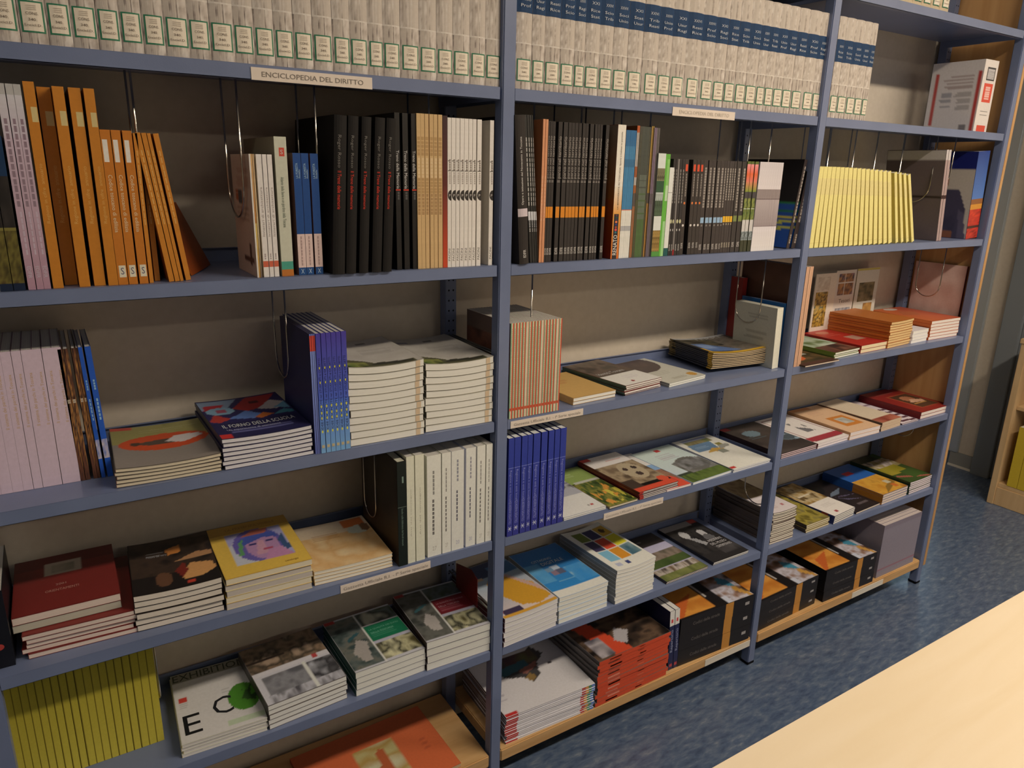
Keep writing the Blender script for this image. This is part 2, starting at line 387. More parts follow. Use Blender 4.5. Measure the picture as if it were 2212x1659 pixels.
def lie_mesh(key, w, d, t, sag, top):
    s = STY[key]; w, d, t, sag = round(w, 3), round(d, 3), round(t, 4), round(sag, 4)
    kk = ('lie', key, w, d, t, sag, top)
    if kk in _mesh: return _mesh[kk]
    c = min(s.get('th', 0.0006), t*0.2); nx = 9 if sag else 1
    side = s.get('side', 'L'); cov = C(s['c']); spc = C(s.get('sc', s['c']))
    mb = MB()
    slab(mb, 0, w, 0, d, 0, c, cov, nx); slab(mb, 0, w, 0, d, t-c, t, cov, nx)
    if side == 'L': slab(mb, 0, c, 0, d, c, t-c, spc)
    elif side == 'R': slab(mb, w-c, w, 0, d, c, t-c, spc)
    else: slab(mb, 0, w, 0, c, c, t-c, spc, nx)
    for op in s.get('front', []):                # print on a spine that faces the room: (u0, v0, u1, v1, colour)
        if op[0] == 't':
            _, body, u0, u1, v0, v1, col = op
            mb.text(body, (u0*w, -0.0006, v0*t), (1, 0, 0), (0, 0, 1), (u1-u0)*w, (v1-v0)*t, C(col))
        else:
            u0, v0, u1, v1, col = op; nn = max(1, int((u1-u0)*nx))
            for q in range(nn):
                a, b = u0+(u1-u0)*q/nn, u0+(u1-u0)*(q+1)/nn
                mb.quad((a*w, -0.0004, v0*t), (b*w, -0.0004, v0*t), (b*w, -0.0004, v1*t), (a*w, -0.0004, v1*t), C(col))
    for (v0, v1, col) in s.get('lside', []):     # print on a spine at the left: along the depth
        mb.quad((-0.0004, v0*d, 0), (-0.0004, v0*d, t), (-0.0004, v1*d, t), (-0.0004, v1*d, 0), C(col))
    if top and 'top' in s:
        e = 0.0012
        mb.grid((e, e, t+0.0003), (w-2*e, 0, 0), (0, d-2*e, 0), paint(s['top'], *s.get('res', (44, 60))))
        for (body, u0, v0, L, H, col, ang) in s.get('txt', []):
            ca, sa = math.cos(ang), math.sin(ang)
            mb.text(body, (u0*w, v0*d, t+0.0007), (ca, sa, 0), (-sa, ca, 0), L*w, H*d, C(col))
    pb = MB()
    pg = C(s.get('pg', (226, 214, 194)))
    iL, iR, iF = (c if side == 'L' else 0.001), (c if side == 'R' else 0.001), (c if side == 'F' else 0.0006)
    slab(pb, iL*1.05, w-iR*1.05, iF*1.05, d-0.001, c*1.02, t-c*1.02, pg, nx, lay=True)
    for (u0, u1, col) in s.get('pfront', []):    # coloured patches on the cut edges
        nn = max(1, int((u1-u0)*nx)+1)
        for q in range(nn):
            a, b = u0+(u1-u0)*q/nn, u0+(u1-u0)*(q+1)/nn
            pb.quad((a*w, 0.0002, c), (b*w, 0.0002, c), (b*w, 0.0002, t-c), (a*w, 0.0002, t-c), C(col))
    if sag:
        fn = lambda x, y, z: (x, y, z + sag*(abs(2*x/w-1)**2.0)*(1.0 if x < w/2 else 0.9))
        mb.bend(fn); pb.bend(fn)
    r = (mb.mesh(key+'_cover', M[s.get('m', 'print')]), pb.mesh(key+'_pages', M['pages']))
    _mesh[kk] = r; return r
def STK(name, cat, key, desc, group, x, y, z, rot, w, d, H, n, sag=0.0, jit=0.002, seed=1, labels=None):
    """a pile of n flat books, front left corner at x, y"""
    rs = random.Random(seed); t = H/n; out = []
    for i in range(n):
        k = key[i % len(key)] if isinstance(key, list) else key          # keys run from the bottom
        top = (i == n-1)
        if isinstance(key, list) and top: k = key[-1]
        sg = sag*(i+1)/n if sag else 0
        me, pm = lie_mesh(k, w, d, t-0.0003, sg, top)
        jx, jy, jr = (rs.uniform(-jit, jit), rs.uniform(0, jit), rs.uniform(-jit, jit)*2.0) if not top else (0, 0, 0)
        o = empty(name, (x+jx, y+jy, z+0.0005+i*t)); o.rotation_euler = (0, 0, rot+jr); link('cover', me, o)
        lb = labels[n-1-i] if labels else ord_stk(n-1-i, n, desc)
        tag(o, lb, cat, group if n > 1 else None); link('pages', pm, o); out.append(o)
    return out
# ------------------------------------------------------------------ looks of the printed things
K = (28, 25, 24); WH = (232, 220, 200); GRY = (150, 140, 130); RED = (205, 45, 35)
ENC = [(120, 106, 94), (172, 154, 136), (205, 188, 166)]
ENC2 = [(165, 147, 128), (205, 187, 166), (222, 206, 184)]
BWP = [(30, 28, 28), (110, 106, 102), (190, 186, 180), (60, 58, 58), (215, 210, 205)]
EARTH = [(40, 30, 22), (110, 80, 50), (70, 70, 40), (170, 140, 95)]
DARKP = [(24, 20, 18), (60, 46, 36), (110, 84, 62), (30, 26, 24)]
LEAF = [(50, 70, 30), (100, 120, 50), (150, 150, 70), (40, 55, 30)]
STY = {
 # encyclopaedia volumes: marbled paper spine, lighter to the right, blue title field
 'enc': dict(c=(196, 178, 156), m='matte', hard=1, th=0.002, bulge=0.10, ins=0.003, pg=(196, 180, 150), sp=[
    ('b', 0, 1, (200, 182, 160)), ('n', 0, 0, .62, .335, 3, 7, ENC, 3, 9, 26), ('n', .62, 0, 1, .335, 2, 5, ENC2, 4, 5, 20),
    ('n', 0, .345, .62, .56, 3, 5, ENC2, 5, 9, 18), ('b', .335, .345, (218, 202, 180)),
    ('b', .56, .78, (26, 60, 92)), ('n', 0, .785, 1, .985, 3, 5, ENC2, 7, 9, 16)]),
 'enc_noband': dict(c=(196, 178, 156), m='matte', th=0.002, bulge=0.10, ins=0.003, pg=(196, 180, 150), sp=[
    ('b', 0, 1, (200, 182, 160)), ('n', 0, 0, .62, .335, 3, 7, ENC, 13, 9, 26), ('n', .62, 0, 1, .335, 2, 5, ENC2, 14, 5, 20),
    ('n', 0, .345, .62, .98, 3, 9, ENC2, 15, 9, 30), ('b', .335, .345, (218, 202, 180))]),
 'enc_tan': dict(c=(206, 180, 138), m='matte', th=0.002, bulge=0.08, ins=0.003, sp=[
    ('n', 0, 0, 1, .3, 3, 7, [(170, 140, 100), (205, 176, 134), (224, 200, 160)], 23, 9, 26), ('n', 0, .3, 1, 1, 3, 9, [(196, 166, 120), (216, 190, 148)], 25, 9, 30)]),
 'redbox': dict(c=(225, 210, 192), th=0.002, left=[('fill', (216, 202, 186)), ('rect', .02, .0, .10, .86, (190, 60, 52)), ('rect', .84, .1, .92, .86, (190, 70, 60)),
    ('lines', .14, .60, .78, .80, 5, (150, 120, 110)), ('lines', .14, .30, .5, .58, 9, (150, 140, 130)), ('lines', .52, .36, .78, .58, 7, (120, 120, 125)), ('rect', .14, .14, .80, .155, (120, 110, 104)), ('rect', .14, .02, .3, .10, (130, 120, 114))],
    sp=[('b', 0, 1, (228, 212, 194)), ('r', .2, .0, .85, .10, (225, 70, 45)), ('r', .2, .42, .85, .68, (225, 70, 45)), ('d', .46, .64, .35, .7, 6, (240, 180, 160)), ('r', .25, .24, .8, .25, GRY), ('r', .25, .29, .8, .30, GRY), ('r', .25, .72, .85, .90, (60, 58, 56)), ('d', .74, .88, .3, .8, 9, (200, 190, 180))]),
 # second shelf, left bay
 'olive': dict(c=(20, 28, 34), sp=[('b', 0, .05, (16, 34, 58)), ('n', 0, .05, 1, .40, 2, 5, [(58, 48, 18), (120, 106, 40), (70, 52, 26)], 3, 6, 14), ('b', .40, .42, (130, 118, 50)), ('n', 0, .42, 1, .75, 2, 3, [(22, 20, 20), (58, 50, 44)], 5, 5, 9), ('b', .75, 1, (14, 52, 84))]),
 'lilac': dict(c=(190, 158, 168), sp=[('g', 0, .75, (186, 138, 148), (208, 180, 184)), ('g', .75, .95, (208, 186, 188), (216, 206, 200)), ('b', .95, 1, (190, 182, 170)), ('d', .42, .85, .3, .7, 12, (150, 122, 128)), ('d', .18, .40, .45, .7, 7, (206, 180, 184)), ('td', 'EDIFIR', .06, .12, .5, .5, (214, 196, 196))]),
 'orange': dict(c=(168, 88, 8), sp=[('b', 0, 1, (206, 124, 14)), ('r', .40, .815, .95, .885, (218, 190, 120)), ('tu', 'Regione in cifre  annuario', .33, .62, .5, .32, (226, 168, 80))]),
 'orange_s': dict(c=(165, 84, 8), sp=[('b', 0, 1, (204, 116, 14)), ('r', .12, .80, .62, .94, (236, 222, 200)), ('td', 'Codice toscano di edilizia', .35, .72, .5, .40, (232, 208, 160)), ('r', .2, .05, .9, .13, (232, 216, 180)), ('th', 'S', .07, .115, .55, .35, (90, 90, 110))]),
 'orange_t': dict(c=(160, 82, 8), sp=[('b', 0, 1, (208, 126, 18)), ('d', .40, .9, .4, .62, 11, (224, 168, 84))]),
 'rust': dict(c=(146, 62, 8), sp=[('b', 0, 1, (176, 86, 10))]),
 'cream_map': dict(c=(222, 200, 172), sp=[('b', 0, 1, (230, 216, 196))], left=[('fill', (214, 186, 156)), ('rect', .72, .62, .86, .70, (190, 96, 40)), ('rect', .50, .60, .70, .70, (80, 78, 76)), ('lines', .2, .45, .9, .58, 3, (170, 130, 100)), ('lines', .1, .72, .9, .90, 6, (190, 150, 120)), ('rect', .10, .10, .6, .16, (110, 76, 56)), ('rect', .18, .08, .3, .26, (100, 70, 52))]),
 'ochre_t': dict(c=(212, 160, 70), sp=[('g', 0, .45, (196, 140, 60), (226, 190, 90)), ('g', .45, 1, (190, 116, 30), (226, 176, 110))]),
 'tan_t': dict(c=(214, 182, 130), sp=[('g', 0, .5, (120, 96, 78), (216, 190, 140)), ('g', .5, 1, (214, 178, 126), (206, 164, 110))]),
 'white_red': dict(c=(230, 214, 194), sp=[('b', 0, 1, (234, 220, 202)), ('b', .085, .135, (214, 96, 62)), ('tu', 'Itinerari di architettura', .34, .74, .5, .45, (150, 132, 118)), ('d', .15, .2, .35, .6, 3, (170, 150, 140))]),
 'sage': dict(c=(150, 140, 108), th=0.002, sp=[('b', 0, 1, (208, 202, 172)), ('b', 0, .05, (196, 112, 30)), ('b', .05, .11, (66, 158, 128)), ('r', .36, .865, .8, .925, (214, 72, 50)), ('th', 'S', .88, .91, .57, .22, (210, 200, 180)), ('td', 'Atlante della fauna e un giardino della Toscana', .36, .72, .5, .26, (92, 104, 84))], ins=0.003),
 'bluepink': dict(c=(120, 84, 78), sp=[('b', 0, 1, (230, 196, 178)), ('b', 0, .063, (18, 74, 126)), ('th', 'X', .012, .05, .5, .4, (190, 205, 220)), ('b', .345, 1, (14, 70, 130)) , ('tu', 'LA FORESTA', .80, .92, .42, .30, (170, 200, 225)), ('tu', 'modello', .80, .87, .72, .2, (190, 212, 230)), ('d', .08, .33, .42, .60, 9, (184, 150, 138))]),
 'treno_h': dict(c=(24, 21, 20), m='matte', th=0.0025, bulge=0.12, ins=0.003, sp=[('td', 'Il Treno delle memorie', .42, .66, .42, .30, (214, 52, 28)), ('td', 'Roger Rosso', .68, .88, .42, .26, (120, 112, 100))]),
 'treno_s': dict(c=(26, 23, 22), sp=[('td', 'Treno della Memoria', .53, .77, .5, .55, (215, 205, 190)), ('b', .518, .526, (214, 52, 28)), ('d', .46, .515, .35, .75, 3, (88, 84, 78))]),
 'tan': dict(c=(196, 150, 90), m='matte', sp=[('b', 0, 1, (214, 172, 112)), ('d', .74, .86, .12, .85, 5, (190, 146, 88)), ('d', .60, .73, .2, .8, 6, (226, 190, 136)), ('d', .50, .60, .12, .85, 5, (190, 146, 88)), ('d', .36, .50, .2, .8, 6, (180, 136, 84))]),
 'maroon_t': dict(c=(60, 22, 18), sp=[('g', 0, .55, (214, 66, 18), (104, 40, 32)), ('g', .55, 1, (100, 36, 30), (58, 30, 30))]),
 'white_p': dict(c=(206, 190, 166), sp=[('b', 0, 1, (236, 222, 202)), ('e', 1.0, .494, .95, .0105, (52, 46, 42)), ('th', 'P', .485, .502, .62, .4, (220, 205, 185)), ('tu', 'PACINI', .045, .13, .5, .55, (90, 80, 70)), ('d', .66, .735, .45, .8, 5, (130, 115, 100)), ('d', .57, .65, .45, .8, 6, (180, 165, 148)), ('r', .1, .655, .9, .66, (90, 80, 70)), ('r', .1, .72, .5, .725, (90, 80, 70))]),
 # second shelf, middle bay
 'dark_big': dict(c=(52, 45, 40), m='matte', th=0.002, bulge=.12, ins=.003, sp=[('tu', 'Opere e istituzioni del Novecento in Toscana', .41, .86, .45, .2, (226, 214, 196)), ('r', .0, .33, 1, .385, (212, 192, 186)), ('tu', 'EDIFIR', .045, .10, .5, .28, (226, 214, 196))]),
 'dark_t': dict(c=(44, 42, 38), sp=[('d', .40, .86, .3, .7, 14, (190, 180, 164)), ('r', 0, .30, 1, .36, (214, 208, 200)), ('d', .25, .30, .2, .8, 4, (150, 146, 140)), ('d', .22, .245, .2, .8, 2, (160, 152, 140))]),
 'salmon': dict(c=(196, 118, 70), sp=[('b', 0, 1, (222, 146, 96)), ('d', .3, .62, .35, .6, 12, (230, 172, 130))]),
 'band': dict(c=(42, 37, 33), m='matte', sp=[('b', 0, 1, (58, 51, 46)), ('b', .325, .405, (226, 134, 10)), ('tu', 'Il parco nel territorio', .58, .90, .5, .78, (168, 154, 138)), ('tu', 'EDIFIR', .055, .105, .5, .75, (210, 198, 180))]),
 'renato': dict(c=(150, 60, 10), sp=[('g', 0, .35, (230, 110, 16), (238, 160, 60)), ('g', .35, .55, (238, 160, 60), (240, 222, 190)), ('b', .55, 1, (240, 226, 200)), ('r', .15, .0, .75, .345, (46, 42, 44)), ('tu', 'RENATO', .03, .185, .45, .50, (244, 234, 216)),
    ('e', .45, .205, .13, .0022, (20, 120, 130)), ('e', .45, .225, .16, .003, (225, 70, 80)), ('e', .45, .245, .13, .0022, (190, 70, 40)), ('e', .45, .265, .13, .0022, (50, 60, 140)), ('e', .45, .285, .15, .0026, (240, 120, 60)), ('e', .45, .303, .13, .002, (70, 50, 80)), ('e', .45, .318, .13, .002, (30, 90, 70)), ('e', .45, .333, .13, .002, (100, 50, 60)),
    ('tu', 'LA BIODIVERSITÀ IN TOSCANA. Specie e habitat in pericolo', .38, .95, .5, .22, (104, 92, 78))], left=[('grad', 0, 0, 1, .45, (150, 34, 4), (190, 84, 16)), ('grad', 0, .45, 1, 1, (180, 96, 20), (150, 128, 104)), ('rect', .85, 0, 1, 1, (214, 120, 16))]),
 'blue_w': dict(c=(150, 145, 140), sp=[('b', 0, .384, (238, 228, 212)), ('b', .384, 1, (62, 132, 168)), ('b', .384, .39, (226, 100, 50)), ('b', .22, .26, (186, 180, 172)), ('b', .72, .78, (52, 112, 146)), ('b', .88, 1, (40, 108, 150))]),
 'stripe_o': dict(c=(110, 60, 20), sp=[('b', 0, 1, (96, 84, 74)), ('r', .5, 0, .9, .4, (226, 130, 40)), ('r', .2, .5, .8, .95, (226, 210, 190)), ('r', .2, .62, .8, .70, (206, 96, 20)), ('r', .2, .5, .8, .56, (206, 106, 20)), ('b', .95, 1, (200, 90, 30))]),
 'khaki': dict(c=(60, 56, 44), sp=[('b', 0, 1, (74, 70, 58)), ('r', .5, .0, .8, .45, (96, 100, 34)), ('d', .5, .95, .4, .6, 8, (100, 100, 64))]),
 'fern': dict(c=(58, 60, 48), sp=[('b', 0, 1, (76, 78, 66)), ('r', .3, 0, .8, .5, (90, 130, 48)), ('d', .3, .65, .3, .7, 7, (132, 140, 118))]),
 'mustard': dict(c=(60, 52, 44), sp=[('b', 0, 1, (82, 72, 62)), ('r', .4, .5, .9, 1, (214, 160, 24)), ('r', .5, 0, .95, .42, (222, 150, 10))]),
 'plum': dict(c=(66, 58, 58), sp=[('b', 0, 1, (100, 88, 88)), ('r', .5, .5, .8, 1, (170, 130, 160)), ('r', .5, 0, .8, .42, (132, 116, 130))]),
 'greyt': dict(c=(80, 74, 68), sp=[('b', 0, 1, (104, 94, 86))]),
 'photo_w': dict(c=(140, 140, 120), sp=[('b', 0, .05, (84, 150, 60)), ('n', 0, .05, 1, .26, 1, 5, [(110, 80, 30), (190, 150, 70), (90, 70, 30)], 4, 3, 12), ('b', .26, .40, (224, 222, 204)), ('n', 0, .40, 1, .55, 1, 3, [(48, 62, 42), (96, 116, 84)], 5, 3, 8), ('n', 0, .55, 1, .63, 3, 2, [(50, 70, 48), (214, 218, 200)], 6, 4, 5), ('b', .63, .74, (50, 84, 56)), ('n', 0, .74, 1, .86, 1, 3, [(60, 52, 36), (150, 140, 100)], 8, 3, 8), ('b', .86, 1, (222, 222, 204))]),
 'green_s': dict(c=(66, 130, 26), sp=[('b', 0, 1, (98, 178, 52)), ('r', .4, 0, 1, .35, (160, 206, 130)), ('r', .4, .55, 1, .7, (190, 216, 160)), ('r', .4, .7, 1, .95, (140, 196, 96))]),
 'white_tl': dict(c=(214, 210, 190), sp=[('b', 0, 1, (230, 224, 206)), ('b', 0, .09, (26, 88, 82)), ('b', .72, .725, (120, 116, 110))]),
 'dk_gold': dict(c=(44, 39, 36), m='matte', sp=[('b', 0, 1, (58, 52, 48)), ('d', .55, .9, .4, .75, 11, (150, 138, 124)), ('e', .5, .36, .42, .005, (200, 190, 140)), ('e', .5, .27, .2, .003, (210, 200, 186)), ('tu', 'EDIFIR', .05, .12, .5, .5, (206, 194, 176))]),
 'dk_grey': dict(c=(90, 84, 78), sp=[('b', 0, 1, (132, 122, 112)), ('b', 0, .06, (156, 30, 34))]),
 'dk_dot': dict(c=(44, 38, 34), m='matte', sp=[('b', 0, 1, (66, 57, 50)), ('d', .62, .86, .45, .7, 9, (156, 142, 126)), ('e', .5, .55, .25, .003, (226, 120, 50)), ('e', .5, .315, .28, .003, (220, 208, 190)), ('r', .2, .88, .8, .95, (226, 78, 40)), ('tu', 'EDIFIR', .07, .13, .5, .5, (206, 194, 176))]),
 'dk_blue': dict(c=(44, 38, 34), m='matte', sp=[('b', 0, 1, (70, 60, 54)), ('d', .50, .93, .35, .8, 15, (160, 146, 130)), ('r', .1, .335, .95, .395, (150, 178, 196)), ('d', .30, .32, .3, .7, 2, (150, 140, 126)), ('tu', 'EDIFIR', .045, .105, .5, .55, (206, 194, 176))]),
 'dk_yel': dict(c=(44, 38, 34), m='matte', sp=[('b', 0, 1, (74, 64, 58)), ('d', .58, .93, .35, .8, 13, (164, 150, 132)), ('r', .04, .34, .98, .405, (238, 178, 20)), ('d', .31, .33, .3, .7, 2, (190, 170, 130)), ('tu', 'EDIFIR', .06, .115, .5, .6, (210, 194, 160))]),
 'dk_oliv': dict(c=(44, 38, 34), m='matte', sp=[('b', 0, 1, (68, 60, 54)), ('d', .46, .93, .4, .75, 15, (164, 150, 132)), ('r', .1, .345, .9, .41, (128, 138, 70)), ('tu', 'EDIFIR', .06, .115, .5, .5, (206, 194, 176))]),
 'tulip': dict(c=(70, 76, 40), sp=[('b', .0, .13, (66, 66, 44)), ('n', 0, .13, 1, .23, 3, 3, [(70, 78, 70), (190, 196, 190)], 3, 5, 8), ('b', .23, .36, (208, 198, 184)), ('n', 0, .36, 1, .48, 2, 3, LEAF, 5, 4, 6), ('b', .48, .486, (226, 226, 200)), ('n', 0, .486, 1, .60, 2, 3, LEAF, 6, 4, 6), ('b', .60, .67, (74, 66, 66)), ('g', .67, .78, (130, 150, 40), (226, 130, 90)), ('g', .78, .86, (230, 120, 96), (236, 100, 40)), ('g', .86, .97, (236, 96, 40), (244, 146, 140)), ('b', .97, 1, (96, 110, 40))]),
 'white_m': dict(c=(196, 184, 176), sp=[('g', 0, .28, (232, 220, 214), (226, 212, 204)), ('b', .28, .288, (130, 112, 108)), ('g', .288, .585, (160, 142, 136), (182, 164, 156)), ('b', .585, .595, (116, 96, 92)), ('b', .595, .70, (150, 132, 124)), ('g', .70, 1, (226, 210, 200), (214, 200, 192))]),
 'poster': dict(c=(22, 18, 18), left=[('fill', (24, 20, 20)), ('rect', 0, 0, 1, .50, (20, 78, 150)), ('rect', .0, .49, .45, .52, (30, 120, 66)), ('rect', .45, .49, 1, .52, (200, 40, 36)), ('poly', [(0, .405), (.6, .43), (.6, .455), (0, .43)], (30, 120, 66)), ('poly', [(0, .345), (1, .31), (1, .335), (0, .37)], (214, 196, 40)), ('poly', [(0, .285), (1, .25), (1, .275), (0, .31)], (206, 200, 60)), ('poly', [(0, .215), (1, .18), (1, .205), (0, .24)], (206, 200, 60)), ('rect', .55, .05, .75, .14, (150, 150, 150))], sp=[('b', 0, 1, (60, 48, 44)), ('d', .30, .93, .5, .9, 16, (172, 156, 138)), ('d', .06, .17, .5, .9, 4, (160, 144, 126))]),
 # second shelf, right bay
 'yellow': dict(c=(226, 200, 96), m='matte', sp=[('b', 0, 1, (238, 218, 128)), ('b', .06, .065, (214, 192, 104)), ('b', .66, .86, (232, 210, 130))]),
 'greyfolio': dict(c=(100, 84, 82), th=0.002, left=[('fill', (104, 88, 86)), ('rect', 0, .89, 1, 1, (196, 184, 174)), ('rect', 0, .47, 1, .51, (34, 20, 18))], sp=[('b', 0, 1, (176, 146, 136)), ('b', .89, 1, (204, 190, 178)), ('b', .47, .51, (60, 26, 26))]),
 'portrait': dict(c=(20, 34, 100), left=[('fill', (20, 32, 104)), ('rect', 0, 0, 1, .80, (200, 184, 162)), ('poly', [(.05, 0), (.10, .36), (.25, .56), (.45, .58), (.72, .50), (1, .40), (1, 0)], (70, 64, 82)), ('poly', [(.02, .0), (.10, .30), (.22, .34), (.18, .0)], (92, 84, 100)), ('ell', .72, .66, .22, .13, (170, 100, 62)), ('rect', .55, .73, .95, .80, (90, 58, 40)), ('noise', .25, .05, .5, .30, 4, 5, [(62, 56, 74), (86, 80, 98)], 3), ('rect', .3, 0, .5, .08, (150, 90, 60))],
    sp=[('g', .45, 1, (80, 120, 180), (24, 60, 130)), ('b', .40, .46, (150, 90, 40)), ('b', .34, .40, (214, 140, 30)), ('n', 0, 0, 1, .34, 2, 8, [(120, 26, 10), (214, 44, 20), (176, 40, 20), (226, 60, 24)], 3, 6, 18), ('b', .12, .15, (70, 36, 26))]),
 # third shelf
 'lilac2': dict(c=(150, 120, 128), sp=[('b', 0, 1, (222, 192, 196)), ('tu', 'Il sistema dei parchi in Toscana', .46, .84, .55, .32, (206, 160, 96))]),
 'brownimg': dict(c=(60, 36, 24), sp=[('n', 0, 0, 1, 1, 2, 12, [(54, 30, 22), (120, 70, 44), (70, 44, 34), (196, 130, 60), (60, 30, 26)], 9, 6, 40), ('d', .60, .63, .2, .8, 2, (200, 180, 150))]),
 'blueimg': dict(c=(14, 50, 120), sp=[('b', 0, 1, (24, 88, 184)), ('n', 0, .15, 1, .30, 2, 3, [(60, 110, 190), (220, 200, 190)], 4, 5, 8), ('d', .45, .62, .4, .7, 6, (150, 190, 230)), ('d', .68, .76, .4, .7, 4, (150, 190, 230))]),
 'womanmag': dict(c=(110, 98, 82), pg=(226, 206, 168), sc=(130, 60, 50), top=[('fill', (152, 138, 122)), ('rect', 0, .55, 1, 1, (168, 156, 84)), ('noise', .55, .55, 1, 1, 3, 4, [(150, 140, 70), (176, 164, 92)], 4), ('rect', 0, .92, .22, 1, (214, 70, 48)), ('ell', .52, .53, .46, .20, (222, 76, 20)), ('ell', .50, .52, .24, .06, (90, 74, 60)), ('poly', [(.52, .52), (.70, .44), (.93, .55), (.88, .62), (.64, .64)], (224, 210, 196)), ('ell', .22, .53, .05, .045, (80, 60, 44)), ('lines', .3, .80, .9, .88, 2, (186, 176, 110))], txt=[('Almanacco', .40, .84, .35, .035, (190, 182, 120), 0.0)]),
 'forno': dict(c=(44, 40, 74), pg=(226, 216, 214), sc=(60, 56, 70), top=[('fill', (46, 42, 92)), ('poly', [(0, .98), (.48, .98), (.3, .74), (0, .72)], (150, 168, 186)), ('poly', [(.05, .86), (.30, .86), (.18, .70), (.02, .72)], (206, 44, 56)), ('ell', .2, .68, .17, .10, (150, 190, 205)), ('rect', .14, .64, .26, .72, (190, 90, 110)), ('poly', [(.36, .72), (.60, .98), (.98, .98), (.70, .66), (.5, .6)], (186, 44, 42)), ('rect', .60, .78, .72, .86, (90, 30, 40)), ('poly', [(.62, .62), (.85, .82), (1, .70), (.85, .55)], (206, 190, 180)), ('poly', [(.82, .60), (1, .72), (1, .50)], (110, 170, 190)), ('poly', [(.22, .46), (.48, .62), (.66, .48), (.5, .40)], (106, 140, 200)), ('poly', [(0, .42), (.1, .60), (.26, .46), (.1, .38)], (200, 60, 50)), ('poly', [(.52, .42), (.66, .52), (.76, .44), (.6, .38)], (230, 120, 40)), ('poly', [(.76, .42), (.9, .52), (1, .46), (1, .40)], (70, 150, 160)), ('rect', 0, 0, 1, .36, (40, 38, 78)), ('rect', 0, 0, .12, .10, (214, 44, 40)), ('lines', .14, .1, .85, .2, 2, (120, 120, 170))], txt=[('IL FORNO DELLA SCUOLA', .10, .24, .82, .075, (226, 222, 226), 0.0), ('Un esperimento di animazione', .12, .17, .6, .035, (190, 188, 206), 0.0)]),
 'slimblue': dict(c=(38, 40, 88), sp=[('b', 0, 1, (110, 124, 190)), ('b', .86, .985, (220, 66, 48)), ('g', 0, .86, (96, 108, 170), (130, 146, 206))], left=[('grad', 0, 0, 1, 1, (54, 54, 98), (34, 38, 82))]),
 'idee': dict(c=(52, 58, 130), sp=[('g', 0, .45, (120, 170, 216), (74, 110, 200)), ('g', .45, 1, (70, 96, 190), (72, 56, 150)), ('tu', 'IDEE PROPOSTE', .20, .46, .5, .5, (24, 28, 60)), ('tu', 'dagli', .47, .50, .5, .32, (24, 28, 60)), ('tu', 'STUDENTI e OGGETTI', .515, .80, .5, .45, (24, 28, 60)), ('e', .5, .185, .18, .003, (226, 216, 60)), ('e', .5, .30, .15, .003, (226, 216, 60)), ('e', .5, .345, .15, .003, (226, 216, 60)), ('e', .5, .40, .15, .003, (226, 216, 60)), ('e', .5, .60, .12, .0025, (226, 216, 60)), ('e', .5, .72, .12, .0025, (226, 216, 60)), ('r', .2, .045, .8, .07, (196, 176, 130))]),
 'whitepile': dict(c=(170, 160, 136), sc=(70, 66, 50), pg=(240, 232, 212), pfront=[(.885, .945, (222, 190, 148))], top=[('fill', (204, 192, 172)), ('noise', 0, 0, 1, 1, 5, 6, [(198, 186, 166), (212, 200, 180)], 3), ('poly', [(0, 0), (0, .24), (.12, .27), (.34, .18), (.4, .10), (.7, .06), (.93, .10), (.93, 0)], (96, 92, 62)), ('poly', [(.3, .05), (.45, .13), (.9, .08), (.9, .02)], (60, 58, 44)), ('noise', 0, 0, .3, .16, 4, 4, LEAF, 5), ('lines', .4, .40, .9, .62, 5, (170, 158, 142)), ('rect', .52, .82, .66, .88, (120, 116, 106)), ('rect', .10, .80, .26, .85, (120, 122, 140))]),
 'gazz': dict(c=(226, 200, 170), pg=(216, 208, 186), sp=[('b', 0, 1, (232, 214, 170)), ('r', 0, 0, .27, 1, (104, 152, 106)), ('r', .62, 0, 1, 1, (214, 78, 44)), ('d', .12, .95, .36, .48, 40, (150, 150, 120)), ('b', .085, .115, (206, 82, 46))], left=[('fill', (104, 62, 44)), ('noise', 0, 0, 1, .85, 3, 4, [(60, 34, 26), (128, 76, 54), (90, 50, 36)], 3), ('rect', 0, .82, 1, 1, (110, 84, 70)), ('rect', 0, 0, 1, .35, (44, 36, 32))]),
 'gazz_p': dict(c=(226, 200, 170), sp=[('b', 0, 1, (232, 214, 176)), ('r', 0, 0, .25, 1, (140, 176, 132)), ('r', .66, 0, 1, 1, (226, 150, 120)), ('b', .085, .115, (206, 92, 56))]),
 'ochrebk': dict(c=(196, 150, 76), pg=(238, 228, 206), sc=(190, 146, 84), m='matte', top=[('fill', (206, 160, 86)), ('lines', .25, .55, .62, .72, 4, (190, 110, 60))]),
 'mystt': dict(c=(120, 40, 34), pg=(238, 228, 206), sc=(120, 44, 40), lside=[(0, 1, (70, 90, 70))], top=[('fill', (80, 66, 56)), ('noise', 0, .42, 1, 1, 4, 5, [(60, 50, 42), (110, 90, 74), (84, 74, 60)], 5), ('rect', 0, 0, 1, .40, (236, 226, 218)), ('lines', .4, .18, .8, .30, 3, (214, 200, 194)), ('ell', .38, .10, .04, .025, (160, 40, 46))], txt=[('Identità Toscana', .10, .45, .7, .07, (214, 204, 190), 0.0)]),
 'darkcirc': dict(c=(190, 186, 166), pg=(238, 230, 210), sc=(150, 144, 126), top=[('fill', (208, 200, 176)), ('ell', .35, .82, .55, .36, (92, 76, 68)), ('noise', .2, .7, .7, 1, 3, 3, [(76, 62, 56), (116, 92, 80)], 5), ('lines', .2, .30, .7, .45, 3, (180, 172, 150)), ('ell', .85, .13, .10, .07, (206, 150, 60)), ('lines', .3, .08, .7, .16, 2, (150, 140, 110))]),
